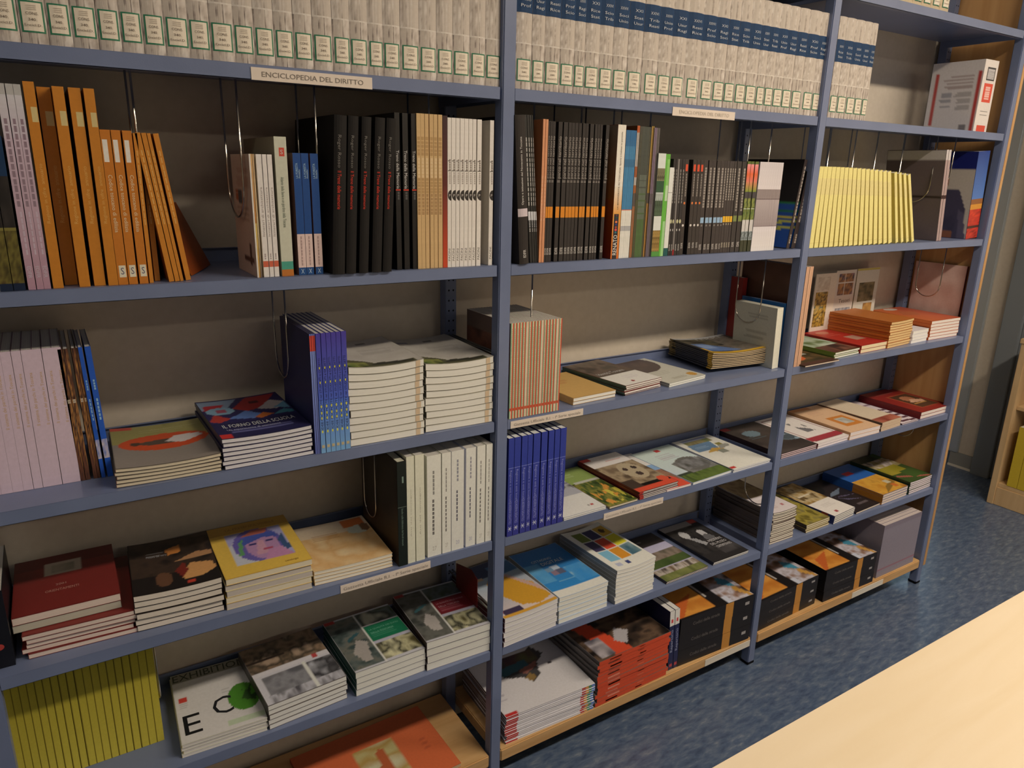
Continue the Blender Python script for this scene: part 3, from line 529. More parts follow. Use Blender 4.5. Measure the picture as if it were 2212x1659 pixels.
 'yelmag': dict(c=(40, 38, 40), pg=(206, 176, 130), sc=(34, 32, 36), m='print', lside=[(0, .1, (210, 156, 24)), (.1, .32, (40, 38, 44)), (.70, .92, (40, 38, 36)), (.84, 1, (120, 96, 40))], top=[('fill', (74, 66, 56)), ('noise', .45, 0, 1, .9, 6, 7, [(70, 62, 54), (128, 114, 96), (96, 86, 72)], 3), ('noise', 0, .45, .6, .92, 4, 5, [(44, 42, 34), (104, 92, 66), (70, 70, 60)], 5), ('poly', [(.05, .12), (.05, .6), (.3, .62), (.66, .12)], (96, 120, 160)), ('noise', .1, .3, .35, .55, 5, 5, [(80, 100, 140), (140, 160, 190)], 6), ('rect', 0, 0, 1, .07, (226, 170, 20)), ('rect', 0, 0, .06, .3, (226, 170, 20)), ('rect', 0, .92, 1, 1, (196, 190, 180))], txt=[('TERRE', .35, .84, .55, .09, (206, 196, 180), 0.0)]),
 'creambk': dict(c=(206, 200, 176), th=0.0012, pg=(226, 216, 186), sp=[('b', 0, 1, (232, 222, 192))], left=[('fill', (196, 190, 166)), ('lines', .2, .78, .8, .86, 2, (150, 144, 128)), ('lines', .25, .42, .75, .48, 2, (150, 144, 128)), ('lines', .2, .52, .8, .58, 2, (156, 150, 132)), ('ell', .5, .14, .05, .03, (160, 154, 140)), ('lines', .3, .06, .7, .10, 1, (150, 144, 128))]),
 'bluebk': dict(c=(24, 104, 164)),
 'peach': dict(c=(96, 62, 46), sp=[('b', 0, 1, (216, 164, 124)), ('r', .55, 0, .62, 1, (190, 130, 96))], left=[('fill', (98, 62, 46)), ('noise', 0, 0, 1, 1, 2, 3, [(90, 56, 42), (112, 72, 54)], 3)]),
 'redbk': dict(c=(150, 40, 36), sp=[('b', 0, 1, (160, 44, 38))]),
 'brownbooklet': dict(c=(74, 58, 34), pg=(230, 204, 176), top=[('fill', (80, 62, 36)), ('noise', 0, 0, 1, 1, 3, 4, [(50, 44, 24), (110, 80, 44), (70, 52, 34)], 3), ('ell', .30, .5, .25, .22, (226, 100, 40)), ('rect', .55, .55, .8, .63, (180, 170, 150)), ('rect', 0, 0, 1, .14, (80, 46, 36))]),
 'greenpile': dict(c=(110, 130, 50), pg=(238, 226, 204), sc=(116, 134, 46), top=[('noise', 0, .35, 1, 1, 3, 4, [(86, 110, 54), (160, 176, 140), (196, 204, 176)], 4), ('rect', 0, 0, 1, .38, (92, 52, 40)), ('noise', .3, .05, 1, .36, 4, 3, [(60, 36, 30), (150, 96, 70)], 5), ('rect', .45, .22, .75, .36, (40, 30, 28))]),
 'redsoft': dict(c=(176, 34, 24), pg=(236, 210, 160), sc=(170, 30, 22), top=[('fill', (186, 40, 28)), ('rect', .48, .28, .84, .52, (186, 140, 112)), ('lines', .2, .62, .7, .78, 2, (206, 90, 70)), ('ell', .4, .85, .2, .08, (206, 120, 90))]),
 'rustpile': dict(c=(176, 92, 24), pg=(230, 190, 124), sc=(196, 104, 24), top=[('fill', (190, 104, 30))]),
 'whitesmall': dict(c=(226, 214, 206), pg=(240, 228, 220)),
 'orangepile': dict(c=(196, 86, 24), pg=(240, 222, 200), sc=(206, 96, 26), top=[('fill', (206, 92, 46)), ('hgrad', 0, 0, 1, 1, (206, 100, 40), (200, 84, 50)), ('poly', [(.1, .5), (.4, .75), (.7, .6), (.5, .4)], (190, 96, 50)), ('ell', .45, .90, .18, .08, (214, 190, 166))]),
 'pinkbk': dict(c=(216, 176, 156), th=0.002, sp=[('b', 0, 1, (112, 34, 30))], left=[('fill', (214, 172, 152)), ('noise', 0, 0, 1, 1, 3, 4, [(206, 160, 140), (224, 188, 168)], 4)]),
 # brochures that stand against the wall
 'broch_a': dict(c=(214, 200, 184), sp=[('b', 0, 1, (214, 200, 182)), ('n', .15, .62, .9, .95, 3, 4, [(90, 60, 50), (190, 130, 70), (60, 56, 66), (150, 110, 120)], 3, 14, 10), ('r', .45, .62, .48, .95, (214, 200, 182)), ('r', .15, .80, .9, .82, (214, 200, 182)), ('th', 'Tesori', .50, .56, .55, .55, (90, 84, 80)), ('n', .15, .1, .9, .42, 3, 4, [(110, 108, 112), (180, 176, 170), (80, 90, 110)], 4, 14, 10)]),
 'broch_b': dict(c=(206, 196, 160), sp=[('b', 0, 1, (212, 200, 176)), ('b', .97, 1, (196, 178, 80)), ('n', .15, .48, .85, .78, 3, 4, [(60, 60, 36), (120, 104, 64), (150, 130, 90)], 5, 14, 10), ('n', .45, .24, .85, .45, 3, 4, [(120, 70, 30), (206, 150, 70)], 6, 10, 8), ('n', .12, .05, .85, .22, 3, 3, [(90, 76, 70), (170, 150, 130)], 7, 14, 6)]),
 'broch_c': dict(c=(222, 204, 178), sp=[('b', 0, 1, (224, 206, 180)), ('n', .08, .18, .66, .72, 4, 8, [(90, 60, 16), (206, 160, 50), (60, 50, 30), (226, 180, 80), (50, 100, 90)], 3, 16, 26), ('n', .12, .74, .7, .95, 4, 4, [(196, 176, 150), (226, 210, 184)], 5, 10, 8)]),
 # fourth shelf
 'blackbk': dict(c=(20, 20, 26), sp=[('e', .5, .28, .2, .006, (190, 60, 50)), ('r', .3, .3, .4, .9, (50, 50, 56))]),
 'maroon': dict(c=(122, 34, 30), pg=(232, 206, 182), sc=(96, 24, 22), top=[('fill', (134, 40, 34)), ('rect', 0, .78, 1, 1, (110, 28, 28)), ('rect', .30, .62, .66, .86, (206, 186, 156)), ('noise', .36, .66, .60, .80, 4, 3, [(206, 186, 156), (150, 140, 110)], 3)], txt=[('2001', .40, .40, .10, .035, (206, 150, 130), 0.0), ('ORIENTAMENTI', .30, .30, .32, .04, (206, 140, 120), 0.0)]),
 'greymar': dict(c=(150, 140, 120), pg=(196, 186, 160), sc=(120, 110, 96)),
 'darkart': dict(c=(36, 28, 24), pg=(232, 214, 188), sc=(24, 22, 22), top=[('fill', (34, 28, 26)), ('noise', 0, .3, 1, 1, 4, 5, [(26, 22, 22), (70, 52, 40), (36, 30, 30)], 3), ('poly', [(.42, .78), (.62, .84), (.62, .68), (.46, .66)], (214, 130, 50)), ('poly', [(.50, .50), (.8, .62), (1, .58), (1, .50), (.75, .50)], (196, 140, 90)), ('poly', [(.55, .22), (.7, .42), (.95, .36), (1, .22), (.8, .12), (.6, .12)], (226, 160, 90)), ('ell', .36, .20, .10, .13, (110, 72, 48)), ('poly', [(.5, .32), (.62, .46), (.66, .30), (.58, .18)], (130, 40, 30)), ('rect', .62, .05, .70, .10, (206, 60, 40)), ('lines', .2, .68, .42, .76, 2, (150, 146, 140))], txt=[('Pittura dal vero', .20, .66, .24, .04, (170, 168, 164), 0.0)]),
 'yelart': dict(c=(226, 176, 60), pg=(232, 214, 176), sc=(60, 46, 24), top=[('fill', (236, 190, 66)), ('rect', 0, .82, 1, 1, (206, 156, 50)), ('rect', .17, .17, .87, .80, (176, 170, 206)), ('poly', [(.17, .17), (.17, .55), (.4, .80), (.3, .4), (.5, .17)], (206, 204, 206)), ('ell', .52, .50, .30, .33, (110, 96, 170)), ('ell', .56, .46, .20, .26, (190, 140, 176)), ('poly', [(.45, .3), (.52, .56), (.60, .58), (.58, .3)], (214, 156, 170)), ('poly', [(.32, .52), (.6, .62), (.80, .58), (.76, .70), (.5, .74), (.3, .64)], (70, 90, 170)), ('poly', [(.35, .70), (.5, .80), (.72, .80), (.66, .70)], (206, 110, 90)), ('poly', [(.25, .35), (.3, .6), (.36, .66), (.3, .34)], (96, 160, 96)), ('poly', [(.5, .17), (.6, .34), (.76, .38), (.87, .17)], (206, 140, 176)), ('poly', [(.76, .5), (.84, .62), (.87, .30), (.8, .28)], (60, 90, 130)), ('rect', .55, .36, .66, .40, (190, 70, 100)), ('rect', .40, .50, .50, .53, (50, 50, 110)), ('rect', .62, .52, .72, .55, (50, 50, 110))], txt=[('LA PRESENZA VISIBILE', .22, .88, .62, .045, (170, 120, 40), 0.0), ('catalogo', .70, .06, .16, .03, (150, 110, 40), 0.0)]),
 'greypg': dict(c=(226, 206, 150), pg=(206, 190, 170), sc=(66, 50, 30)),
 'sandbk': dict(c=(232, 196, 140), pg=(240, 226, 196), sc=(206, 160, 90), top=[('grad', 0, 0, 1, 1, (240, 206, 150), (226, 202, 170)), ('noise', 0, 0, 1, .7, 3, 3, [(240, 206, 150), (224, 172, 104), (236, 196, 136)], 4), ('rect', .66, .78, .97, .98, (214, 112, 50)), ('ell', .84, .70, .16, .10, (206, 204, 180)), ('ell', .93, .72, .06, .10, (130, 90, 60)), ('lines', .2, .62, .58, .74, 4, (190, 130, 70))]),
 'greenblack': dict(c=(48, 38, 28), th=0.002, pg=(224, 214, 180), sp=[('b', 0, 1, (26, 34, 28)), ('r', 0, .57, 1, .575, (110, 120, 104)), ('td', 'Studio sulla biblioteca dei fondi toscani', .20, .56, .5, .2, (130, 150, 130)), ('th', '1', .80, .86, .6, .18, (130, 150, 130))], left=[('grad', 0, 0, 1, 1, (64, 44, 26), (34, 32, 28)), ('noise', .1, .4, .9, .9, 3, 5, [(40, 34, 28), (54, 44, 34)], 3)]),
 'ivory': dict(c=(214, 204, 168), sp=[('b', 0, 1, (234, 226, 192)), ('tu', 'Atti del convegno', .25, .70, .5, .14, (176, 166, 140))]),
 'ivory2': dict(c=(222, 212, 186), th=0.0015, sp=[('b', 0, 1, (238, 230, 206)), ('d', .62, .86, .4, .52, 6, (150, 144, 130)), ('d', .22, .58, .36, .50, 9, (120, 114, 104)), ('th', '27', .06, .10, .5, .3, (190, 180, 160))]),
 'lilacw': dict(c=(222, 214, 220), sp=[('b', 0, 1, (236, 228, 230)), ('d', .7, .92, .42, .55, 6, (150, 146, 150)), ('d', .30, .62, .38, .5, 8, (110, 106, 110)), ('th', '20', .06, .10, .5, .3, (190, 184, 190))]),
 'navybk': dict(c=(30, 40, 110), pg=(226, 220, 204), sp=[('b', 0, 1, (48, 62, 150)), ('b', .70, .704, (150, 156, 206)), ('g', 0, .70, (58, 60, 140), (52, 64, 150)), ('td', 'Regione e enti locali', .36, .68, .5, .34, (150, 152, 200)), ('td', 'QUADERNI DIDATTICI', .13, .36, .5, .42, (160, 160, 204)), ('th', 'X', .055, .10, .5, .55, (206, 204, 226)), ('r', .2, .075, .8, .082, (206, 204, 226))]),
 'bwcover': dict(c=(200, 196, 192), pg=(240, 230, 214), top=[('fill', (232, 224, 218)), ('noise', 0, .42, 1, .80, 4, 4, BWP, 3), ('rect', 0, .72, .5, .80, (150, 150, 150)), ('poly', [(.3, .42), (.5, .52), (.8, .60), (1, .56), (1, .42)], (186, 182, 180)), ('ell', .12, .16, .05, .03, (60, 60, 66)), ('rect', .78, .1, .84, .13, (190, 50, 50)), ('rect', .70, .1, .75, .13, (170, 160, 150))]),
 'flowers': dict(c=(150, 130, 84), pg=(232, 216, 184), sc=(160, 136, 90), top=[('rect', 0, .62, 1, 1, (150, 170, 84)), ('rect', .1, .60, 1, .66, (200, 196, 170)), ('noise', 0, 0, 1, .60, 7, 8, [(40, 56, 22), (84, 104, 40), (150, 140, 50), (60, 80, 30)], 3), ('spots', .1, .05, .9, .5, 8, 9, (224, 150, 50), 11, .66), ('spots', .4, .05, 1, .35, 9, 9, (214, 196, 60), 17, .66), ('lines', .1, .78, .5, .88, 2, (176, 190, 120))]),
 'furry': dict(c=(60, 40, 34), pg=(240, 224, 216), sc=(150, 40, 34), pfront=[(0, .1, (220, 60, 50))], top=[('rect', 0, .72, 1, 1, (234, 222, 212)), ('rect', 0, .93, .22, 1, (206, 44, 40)), ('noise', 0, .16, 1, .72, 5, 6, [(96, 76, 54), (176, 150, 112), (130, 106, 78)], 3), ('ell', .62, .48, .26, .22, (190, 168, 130)), ('ell', .52, .54, .06, .04, (70, 50, 44)), ('ell', .74, .54, .06, .04, (60, 44, 40)), ('ell', .64, .38, .07, .05, (70, 52, 46)), ('rect', 0, 0, 1, .10, (226, 74, 40)), ('ell', .86, .15, .12, .07, (226, 80, 46)), ('rect', 0, .10, .3, .3, (70, 52, 40)), ('lines', .45, .80, .9, .86, 1, (206, 110, 100))]),
 'redland': dict(c=(220, 180, 170), pg=(240, 226, 214), top=[('fill', (234, 224, 222)), ('rect', 0, .42, 1, .62, (140, 176, 214)), ('noise', 0, .14, 1, .46, 6, 4, [(110, 80, 60), (170, 120, 90), (90, 80, 60)], 3), ('rect', 0, 0, 1, .14, (230, 76, 44)), ('ell', .7, .18, .22, .10, (226, 70, 44))]),
 'tree': dict(c=(190, 200, 210), pg=(236, 228, 216), top=[('grad', 0, 0, 1, 1, (200, 208, 216), (216, 228, 236)), ('noise', .30, .18, 1, .52, 7, 7, [(70, 70, 60), (140, 136, 126), (96, 94, 84)], 3), ('ell', .66, .40, .34, .20, (110, 106, 96)), ('noise', .36, .28, .95, .54, 9, 9, [(84, 82, 74), (150, 146, 140)], 9), ('noise', 0, 0, 1, .20, 8, 4, [(60, 76, 30), (104, 124, 48), (70, 86, 36)], 5), ('rect', 0, .20, .34, .24, (60, 70, 50)), ('rect', .48, .88, .60, .94, (214, 50, 50)), ('lines', .3, .62, .8, .80, 4, (190, 176, 176))]),
 'whiteland': dict(c=(220, 214, 206), pg=(240, 232, 216), sc=(96, 104, 118), top=[('fill', (238, 230, 222)), ('noise', .14, .80, .82, .96, 5, 3, [(90, 80, 50), (150, 136, 90), (110, 120, 70)], 3), ('rect', .14, .90, .8, .97, (170, 174, 190)), ('poly', [(.08, .58), (.62, .58), (.72, .80), (.10, .80)], (110, 140, 164)), ('poly', [(.22, .52), (.48, .62), (.72, .56), (.60, .50)], (214, 166, 70)), ('rect', .70, .64, .86, .72, (150, 136, 60)), ('noise', .48, .44, .66, .54, 4, 3, [(110, 120, 90), (150, 150, 130)], 6), ('poly', [(.6, .54), (.92, .58), (.96, .64), (.70, .66)], (160, 156, 140)), ('rect', 0, .02, .12, .08, (206, 48, 44)), ('lines', .18, .66, .56, .74, 2, (160, 184, 200))]),
 # fourth shelf, right bay
 'nightbk': dict(c=(44, 30, 28), pg=(224, 190, 182), sc=(52, 22, 22), top=[('fill', (60, 50, 46)), ('noise', 0, 0, 1, 1, 3, 4, [(50, 42, 38), (84, 72, 64)], 3), ('rect', 0, .9, .14, 1, (190, 36, 50)), ('ell', .30, .68, .16, .10, (110, 130, 134)), ('ell', .76, .36, .24, .11, (104, 120, 124)), ('ell', .76, .36, .22, .08, (74, 86, 90)), ('spots', .5, .25, 1, .5, 8, 7, (150, 170, 176), 8, .72), ('lines', .1, .5, .5, .6, 2, (90, 110, 110))]),
 'whitered': dict(c=(226, 210, 196), pg=(240, 220, 206), sc=(206, 184, 160), lside=[(0, .10, (120, 26, 28))], top=[('fill', (238, 222, 208)), ('rect', .06, .06, .94, .94, (140, 60, 60)), ('rect', .07, .07, .93, .93, (238, 224, 210)), ('rect', 0, .08, 1, .20, (172, 50, 60)), ('spots', .4, .35, .7, .7, 6, 6, (120, 116, 114), 5, .55), ('lines', .2, .72, .5, .86, 3, (150, 140, 140))]),
 'peachbk': dict(c=(224, 174, 126), pg=(240, 220, 204), sc=(206, 150, 96), top=[('fill', (232, 184, 136)), ('rect', 0, .9, .6, 1, (206, 130, 66)), ('rect', .30, .18, .84, .54, (214, 128, 40)), ('rect', .42, .26, .74, .46, (196, 190, 166)), ('noise', .44, .28, .72, .44, 4, 3, [(226, 214, 190), (130, 130, 120)], 4), ('lines', .2, .66, .6, .84, 4, (214, 160, 120))]),
 'creampile': dict(c=(196, 160, 120), pg=(230, 200, 164), sc=(90, 60, 44), top=[('fill', (224, 200, 164)), ('rect', 0, 0, 1, .16, (150, 50, 36)), ('noise', 0, 0, 1, .16, 4, 2, [(130, 40, 30), (196, 110, 80)], 3), ('rect', 0, .92, 1, 1, (230, 206, 170))]),
 'zebra': dict(c=(80, 50, 56), pg=(226, 206, 196), top=[('fill', (226, 206, 200))]+[('poly', [(.0, .06+.12*q), (1, .02+.12*q), (1, .07+.12*q), (0, .12+.12*q)], (90, 52, 60)) for q in range(5)]+[('rect', .0, .75, 1, .80, (150, 120, 130))]),
 'crimson': dict(c=(134, 30, 26), pg=(240, 218, 196), sc=(120, 24, 22), top=[('fill', (150, 36, 28)), ('rect', .30, .12, .93, .72, (176, 70, 40)), ('rect', .33, .15, .90, .69, (84, 54, 34)), ('ell', .6, .5, .16, .12, (190, 120, 80)), ('poly', [(.42, .36), (.8, .30), (.86, .40), (.6, .48)], (224, 170, 130)), ('rect', .4, .28, .8, .31, (196, 140, 70)), ('lines', .2, .80, .8, .86, 1, (190, 110, 90))]),
 # fifth shelf
 'plane': dict(c=(210, 200, 196), pg=(232, 222, 220), sc=(90, 30, 34), pfront=[], top=[('grad', 0, 0, 1, 1, (226, 200, 186), (110, 166, 184)), ('rect', 0, .74, .9, 1, (40, 62, 96)), ('rect', .55, .70, 1, .90, (60, 110, 150)), ('poly', [(.30, .62), (.50, .74), (.72, .66), (.96, .40), (1, .1), (.72, .05), (.46, .12), (.24, .46)], (222, 158, 24)), ('poly', [(.66, .70), (.74, .68), (1, .30), (1, .16)], (214, 170, 150)), ('poly', [(.42, .05), (.5, .12), (.66, .06), (.6, 0)], (226, 200, 180)), ('rect', .05, .05, .40, .13, (70, 56, 80)), ('rect', 0, 0, 1, .05, (222, 160, 40)), ('rect', 0, .1, .08, .2, (206, 60, 60)), ('rect', .18, .70, .34, .76, (206, 176, 140))]),
 'skypile': dict(c=(190, 200, 206), pg=(238, 230, 206), sc=(176, 174, 160), top=[('grad', 0, .10, 1, 1, (40, 140, 200), (34, 116, 176)), ('rect', 0, 0, 1, .12, (236, 228, 206)), ('noise', .62, .16, 1, .5, 4, 4, [(50, 146, 206), (80, 160, 210), (196, 220, 230)], 3), ('noise', 0, .3, .3, .7, 4, 4, [(46, 140, 196), (96, 170, 210)], 6), ('rect', .34, .40, .46, .50, (150, 120, 130)), ('rect', .46, .40, .60, .50, (96, 100, 120)), ('rect', .40, .50, .56, .58, (190, 200, 206)), ('rect', .30, .48, .42, .56, (120, 150, 170)), ('lines', .3, .24, .7, .3, 1, (130, 190, 220))], txt=[('CITTADINO', .22, .72, .40, .045, (226, 236, 240), 0.0), ('DIGITALE', .34, .63, .44, .06, (236, 240, 240), 0.0)]),
 'gridpile': dict(c=(210, 206, 196), pg=(240, 234, 216), sc=(150, 146, 136), top=[('fill', (238, 230, 216))]+[('rect', .14+.28*a, .20+.25*b, .40+.28*a, .43+.25*b, cc) for a, b, cc in ((0, 0, (130, 190, 226)), (1, 0, (232, 150, 20)), (2, 0, (90, 130, 136)), (0, 1, (64, 56, 90)), (1, 1, (228, 72, 40)), (2, 1, (236, 220, 10)), (0, 2, (110, 126, 40)), (1, 2, (52, 52, 92)), (2, 2, (222, 170, 40)))]+[('noise', .70, .20, .96, .43, 4, 4, [(70, 110, 120), (170, 190, 180)], 3), ('ell', .83, .82, .06, .05, (90, 60, 20)), ('rect', .14, .08, .30, .14, (190, 190, 200)), ('rect', .40, .07, .50, .15, (60, 70, 120))]),
 'landbk': dict(c=(60, 52, 56), pg=(230, 214, 190), sc=(40, 34, 40), top=[('rect', 0, .74, 1, 1, (44, 38, 38)), ('grad', 0, .52, 1, .74, (206, 196, 210), (190, 180, 200)), ('noise', 0, .38, 1, .58, 6, 4, [(110, 90, 74), (150, 130, 110), (84, 80, 60)], 3), ('noise', 0, .26, 1, .42, 5, 3, [(60, 80, 34), (90, 106, 50)], 5), ('rect', 0, .14, 1, .26, (196, 186, 200)), ('noise', 0, .10, 1, .24, 9, 4, [(80, 66, 56), (206, 190, 170), (120, 96, 70)], 7), ('noise', 0, 0, 1, .12, 6, 3, [(100, 106, 50), (150, 150, 80)], 9), ('lines', .1, .84, .7, .90, 1, (120, 110, 110))]),
 'bwbook': dict(c=(40, 38, 38), pg=(236, 226, 206), sc=(30, 30, 36), top=[('fill', (48, 44, 42)), ('rect', 0, .88, .8, 1, (150, 142, 134)), ('rect', .80, .90, 1, 1, (206, 70, 50)), ('noise', 0, .2, 1, .88, 6, 6, [(30, 28, 28), (62, 58, 54), (40, 36, 36)], 3), ('ell', .30, .70, .10, .10, (206, 200, 190)), ('ell', .72, .64, .09, .09, (214, 206, 196)), ('poly', [(.25, .62), (.42, .56), (.5, .40), (.40, .36)], (170, 166, 160)), ('ell', .72, .50, .12, .10, (120, 116, 112)), ('noise', .50, .10, 1, .30, 5, 4, [(40, 36, 36), (90, 84, 80)], 8)], txt=[('IL MESTIERE', .46, .40, .46, .05, (226, 218, 206), 0.0), ('DEL MUSEO', .50, .32, .42, .05, (226, 218, 206), 0.0), ('CONTEMPORANEO', .54, .24, .40, .05, (226, 218, 206), 0.0)]),
 'oliveyel': dict(c=(176, 156, 24), m='matte', sp=[('g', 0, 1, (206, 186, 52), (176, 156, 24)), ('r', 0, 0, .12, 1, (120, 104, 16))]),
 'exhib': dict(c=(214, 206, 180), pg=(226, 214, 196), sc=(190, 160, 70), top=[('fill', (224, 214, 200)), ('rect', 0, .86, 1, 1, (150, 140, 116)), ('rect', .04, .56, .15, .63, (214, 60, 44)), ('lines', .05, .46, .16, .55, 3, (180, 170, 160)), ('ell', .82, .40, .20, .20, (76, 140, 34)), ('poly', [(.80, .56), (.84, .40), (.95, .58), (.9, .38), (1, .42), (.95, .30), (.84, .34)], (40, 66, 30)), ('poly', [(.78, .36), (.86, .5), (.90, .34)], (44, 80, 30)), ('lines', .56, .52, .72, .60, 2, (180, 176, 166)), ('rect', .55, .05, 1, .12, (196, 206, 166))], txt=[('EXHIBITION', .02, .88, .94, .10, (50, 56, 40), 0.0), ('E', .06, .10, .20, .26, (26, 26, 26), 0.0), ('C', .42, .24, .24, .24, (34, 34, 36), 0.0)], res=(60, 72)),
 'bwphotos': dict(c=(110, 100, 92), pg=(232, 224, 226), sc=(74, 66, 60), top=[('noise', 0, .52, 1, 1, 5, 5, [(90, 66, 48), (150, 120, 90), (70, 60, 46), (176, 146, 116)], 3), ('rect', 0, .46, 1, .53, (224, 214, 208)), ('rect', .78, .47, .86, .53, (200, 70, 66)), ('rect', 0, .0, 1, .46, (214, 206, 202)), ('noise', .08, .10, .62, .44, 6, 6, [(120, 116, 114), (150, 146, 144), (100, 98, 98)], 5), ('noise', .66, .08, 1, .44, 5, 5, [(110, 106, 104), (60, 58, 58), (190, 186, 184)], 6), ('noise', .05, .0, 1, .12, 9, 3, [(50, 46, 48), (200, 194, 192), (90, 86, 88)], 7), ('rect', .62, 0, .66, .46, (232, 226, 224)), ('rect', .0, .70, .5, .73, (60, 46, 36))]),
 'greenrep': dict(c=(160, 156, 150), pg=(236, 228, 230), sc=(14, 66, 52), top=[('fill', (206, 200, 196)), ('noise', .0, .02, .42, .98, 5, 8, [(44, 60, 56), (96, 104, 96), (120, 116, 100), (60, 76, 72)], 3), ('poly', [(.12, .30), (.26, .52), (.38, .44), (.30, .10), (.2, .12)], (176, 164, 150)), ('poly', [(.14, .56), (.34, .66), (.36, .62), (.16, .52)], (50, 90, 92)), ('rect', .42, 0, .45, 1, (232, 224, 218)), ('noise', .45, .72, 1, .98, 4, 4, [(70, 80, 50), (110, 120, 110), (60, 66, 60), (196, 190, 160)], 5), ('rect', .45, .40, 1, .70, (14, 120, 78)), ('lines', .50, .46, .94, .56, 3, (70, 150, 110)), ('noise', .45, .04, 1, .34, 5, 4, [(90, 80, 44), (200, 190, 140), (50, 50, 40), (220, 210, 160)], 7), ('rect', .45, .34, 1, .40, (190, 184, 190)), ('rect', 0, .94, .16, 1, (180, 44, 44))], txt=[('LA QUALITÀ DEI SUOLI', .50, .60, .44, .035, (120, 190, 150), 0.0), ('DELLA TOSCANA', .50, .53, .34, .035, (120, 190, 150), 0.0)]),
 'maroonrep': dict(c=(160, 150, 146), pg=(236, 228, 230), sc=(58, 40, 36), top=[('fill', (206, 200, 196)), ('noise', .0, .02, .42, .98, 5, 8, [(60, 62, 56), (110, 108, 96), (84, 80, 70)], 13), ('poly', [(.14, .34), (.26, .50), (.36, .40), (.34, .14), (.2, .16)], (186, 174, 160)), ('poly', [(.12, .60), (.34, .70), (.36, .66), (.14, .56)], (56, 96, 98)), ('rect', .42, 0, .45, 1, (232, 224, 218)), ('noise', .45, .72, 1, .98, 4, 4, [(70, 80, 50), (110, 120, 110), (60, 66, 60)], 15), ('rect', .45, .40, 1, .70, (130, 34, 42)), ('lines', .50, .44, .94, .52, 3, (170, 90, 96)), ('noise', .45, .04, 1, .34, 5, 4, [(90, 80, 44), (200, 190, 140), (50, 50, 40), (220, 210, 160)], 17), ('rect', .45, .34, 1, .40, (190, 184, 190)), ('rect', 0, .94, .16, 1, (170, 40, 44))], txt=[('LA QUALITÀ DELLE ACQUE', .50, .60, .44, .035, (206, 150, 150), 0.0), ('DELLA TOSCANA', .50, .53, .34, .035, (206, 150, 150), 0.0)]),
 'thinmag': dict(c=(110, 92, 80), pg=(232, 216, 186), sc=(104, 88, 78), top=[('fill', (226, 208, 196)), ('noise', 0, .45, 1, 1, 4, 4, [(110, 84, 50), (170, 140, 90), (130, 100, 70)], 3), ('rect', 0, .40, 1, .48, (232, 216, 206)), ('rect', .70, .12, .80, .18, (190, 110, 110)), ('lines', .3, .1, .6, .2, 2, (206, 180, 170))]),
 'yelgreen': dict(c=(120, 100, 40), pg=(226, 206, 160), sc=(60, 44, 30), top=[('noise', 0, 0, 1, 1, 4, 5, [(110, 96, 30), (170, 150, 50), (130, 116, 60), (90, 80, 30)], 3), ('rect', 0, .5, .4, 1, (214, 200, 180))]),
 'navyspine': dict(c=(30, 40, 84), pg=(238, 226, 200), sc=(32, 46, 96), lside=[(.1, .2, (150, 60, 40)), (.45, .55, (70, 84, 70))], top=[('noise', 0, .42, 1, 1, 5, 6, [(90, 66, 30), (176, 136, 66), (206, 180, 130), (110, 84, 44)], 3), ('rect', 0, 0, 1, .42, (238, 224, 204)), ('lines', .3, .22, .8, .32, 3, (214, 200, 184)), ('rect', .30, .06, .40, .11, (170, 60, 66)), ('rect', .2, .62, .7, .66, (226, 206, 170))]),
 'blackbow': dict(c=(38, 30, 32), pg=(230, 208, 176), top=[('fill', (44, 36, 36)), ('ell', .20, .85, .34, .22, (24, 24, 26)), ('poly', [(.25, .52), (.45, .60), (.95, .66), (.6, .52)], (110, 120, 130)), ('poly', [(.3, .48), (.55, .46), (.98, .40), (.6, .42)], (96, 84, 104)), ('poly', [(.3, .46), (.5, .36), (.9, .24), (.5, .32)], (104, 96, 120)), ('rect', .45, .12, .85, .17, (96, 84, 84))]),
 'bluorange': dict(c=(20, 70, 130), pg=(232, 206, 176), sc=(160, 96, 20), lside=[(.48, 1, (24, 76, 140)), (0, .48, (176, 110, 24))], top=[('rect', 0, .52, 1, 1, (30, 96, 170)), ('rect', .25, .70, .55, .80, (196, 40, 50)), ('noise', 0, 0, 1, .52, 4, 4, [(206, 136, 30), (226, 166, 50), (176, 110, 30)], 3), ('poly', [(.2, .0), (.5, .16), (1, .30), (1, .2)], (150, 110, 40)), ('rect', .72, .22, .88, .32, (206, 190, 150)), ('rect', .70, .08, .85, .18, (214, 110, 40))]),
 'greenmag': dict(c=(40, 64, 30), pg=(236, 214, 206), sc=(40, 62, 32), top=[('fill', (60, 84, 36)), ('rect', 0, .80, .8, 1, (44, 50, 28)), ('noise', 0, .5, 1, .82, 4, 4, [(214, 190, 180), (150, 130, 60), (206, 186, 170), (90, 80, 50)], 3), ('noise', .0, .30, .8, .56, 3, 3, [(150, 136, 20), (170, 150, 40)], 5), ('poly', [(0, .22), (.1, .26), (1, .02), (.9, 0)], (170, 90, 70)), ('rect', .45, .10, 1, .34, (62, 92, 36))]),
 # bottom board
 'folio': dict(c=(214, 100, 52), pg=(216, 180, 130), sc=(150, 66, 34), top=[('fill', (224, 106, 54)), ('rect', .39, .10, .68, .72, (206, 190, 120)), ('noise', .39, .10, .68, .72, 3, 4, [(206, 196, 130), (190, 150, 70), (216, 206, 160)], 4), ('poly', [(.48, .14), (.54, .64), (.60, .60), (.60, .20)], (196, 96, 50)), ('lines', .85, .35, .90, .55, 3, (190, 80, 44))]),
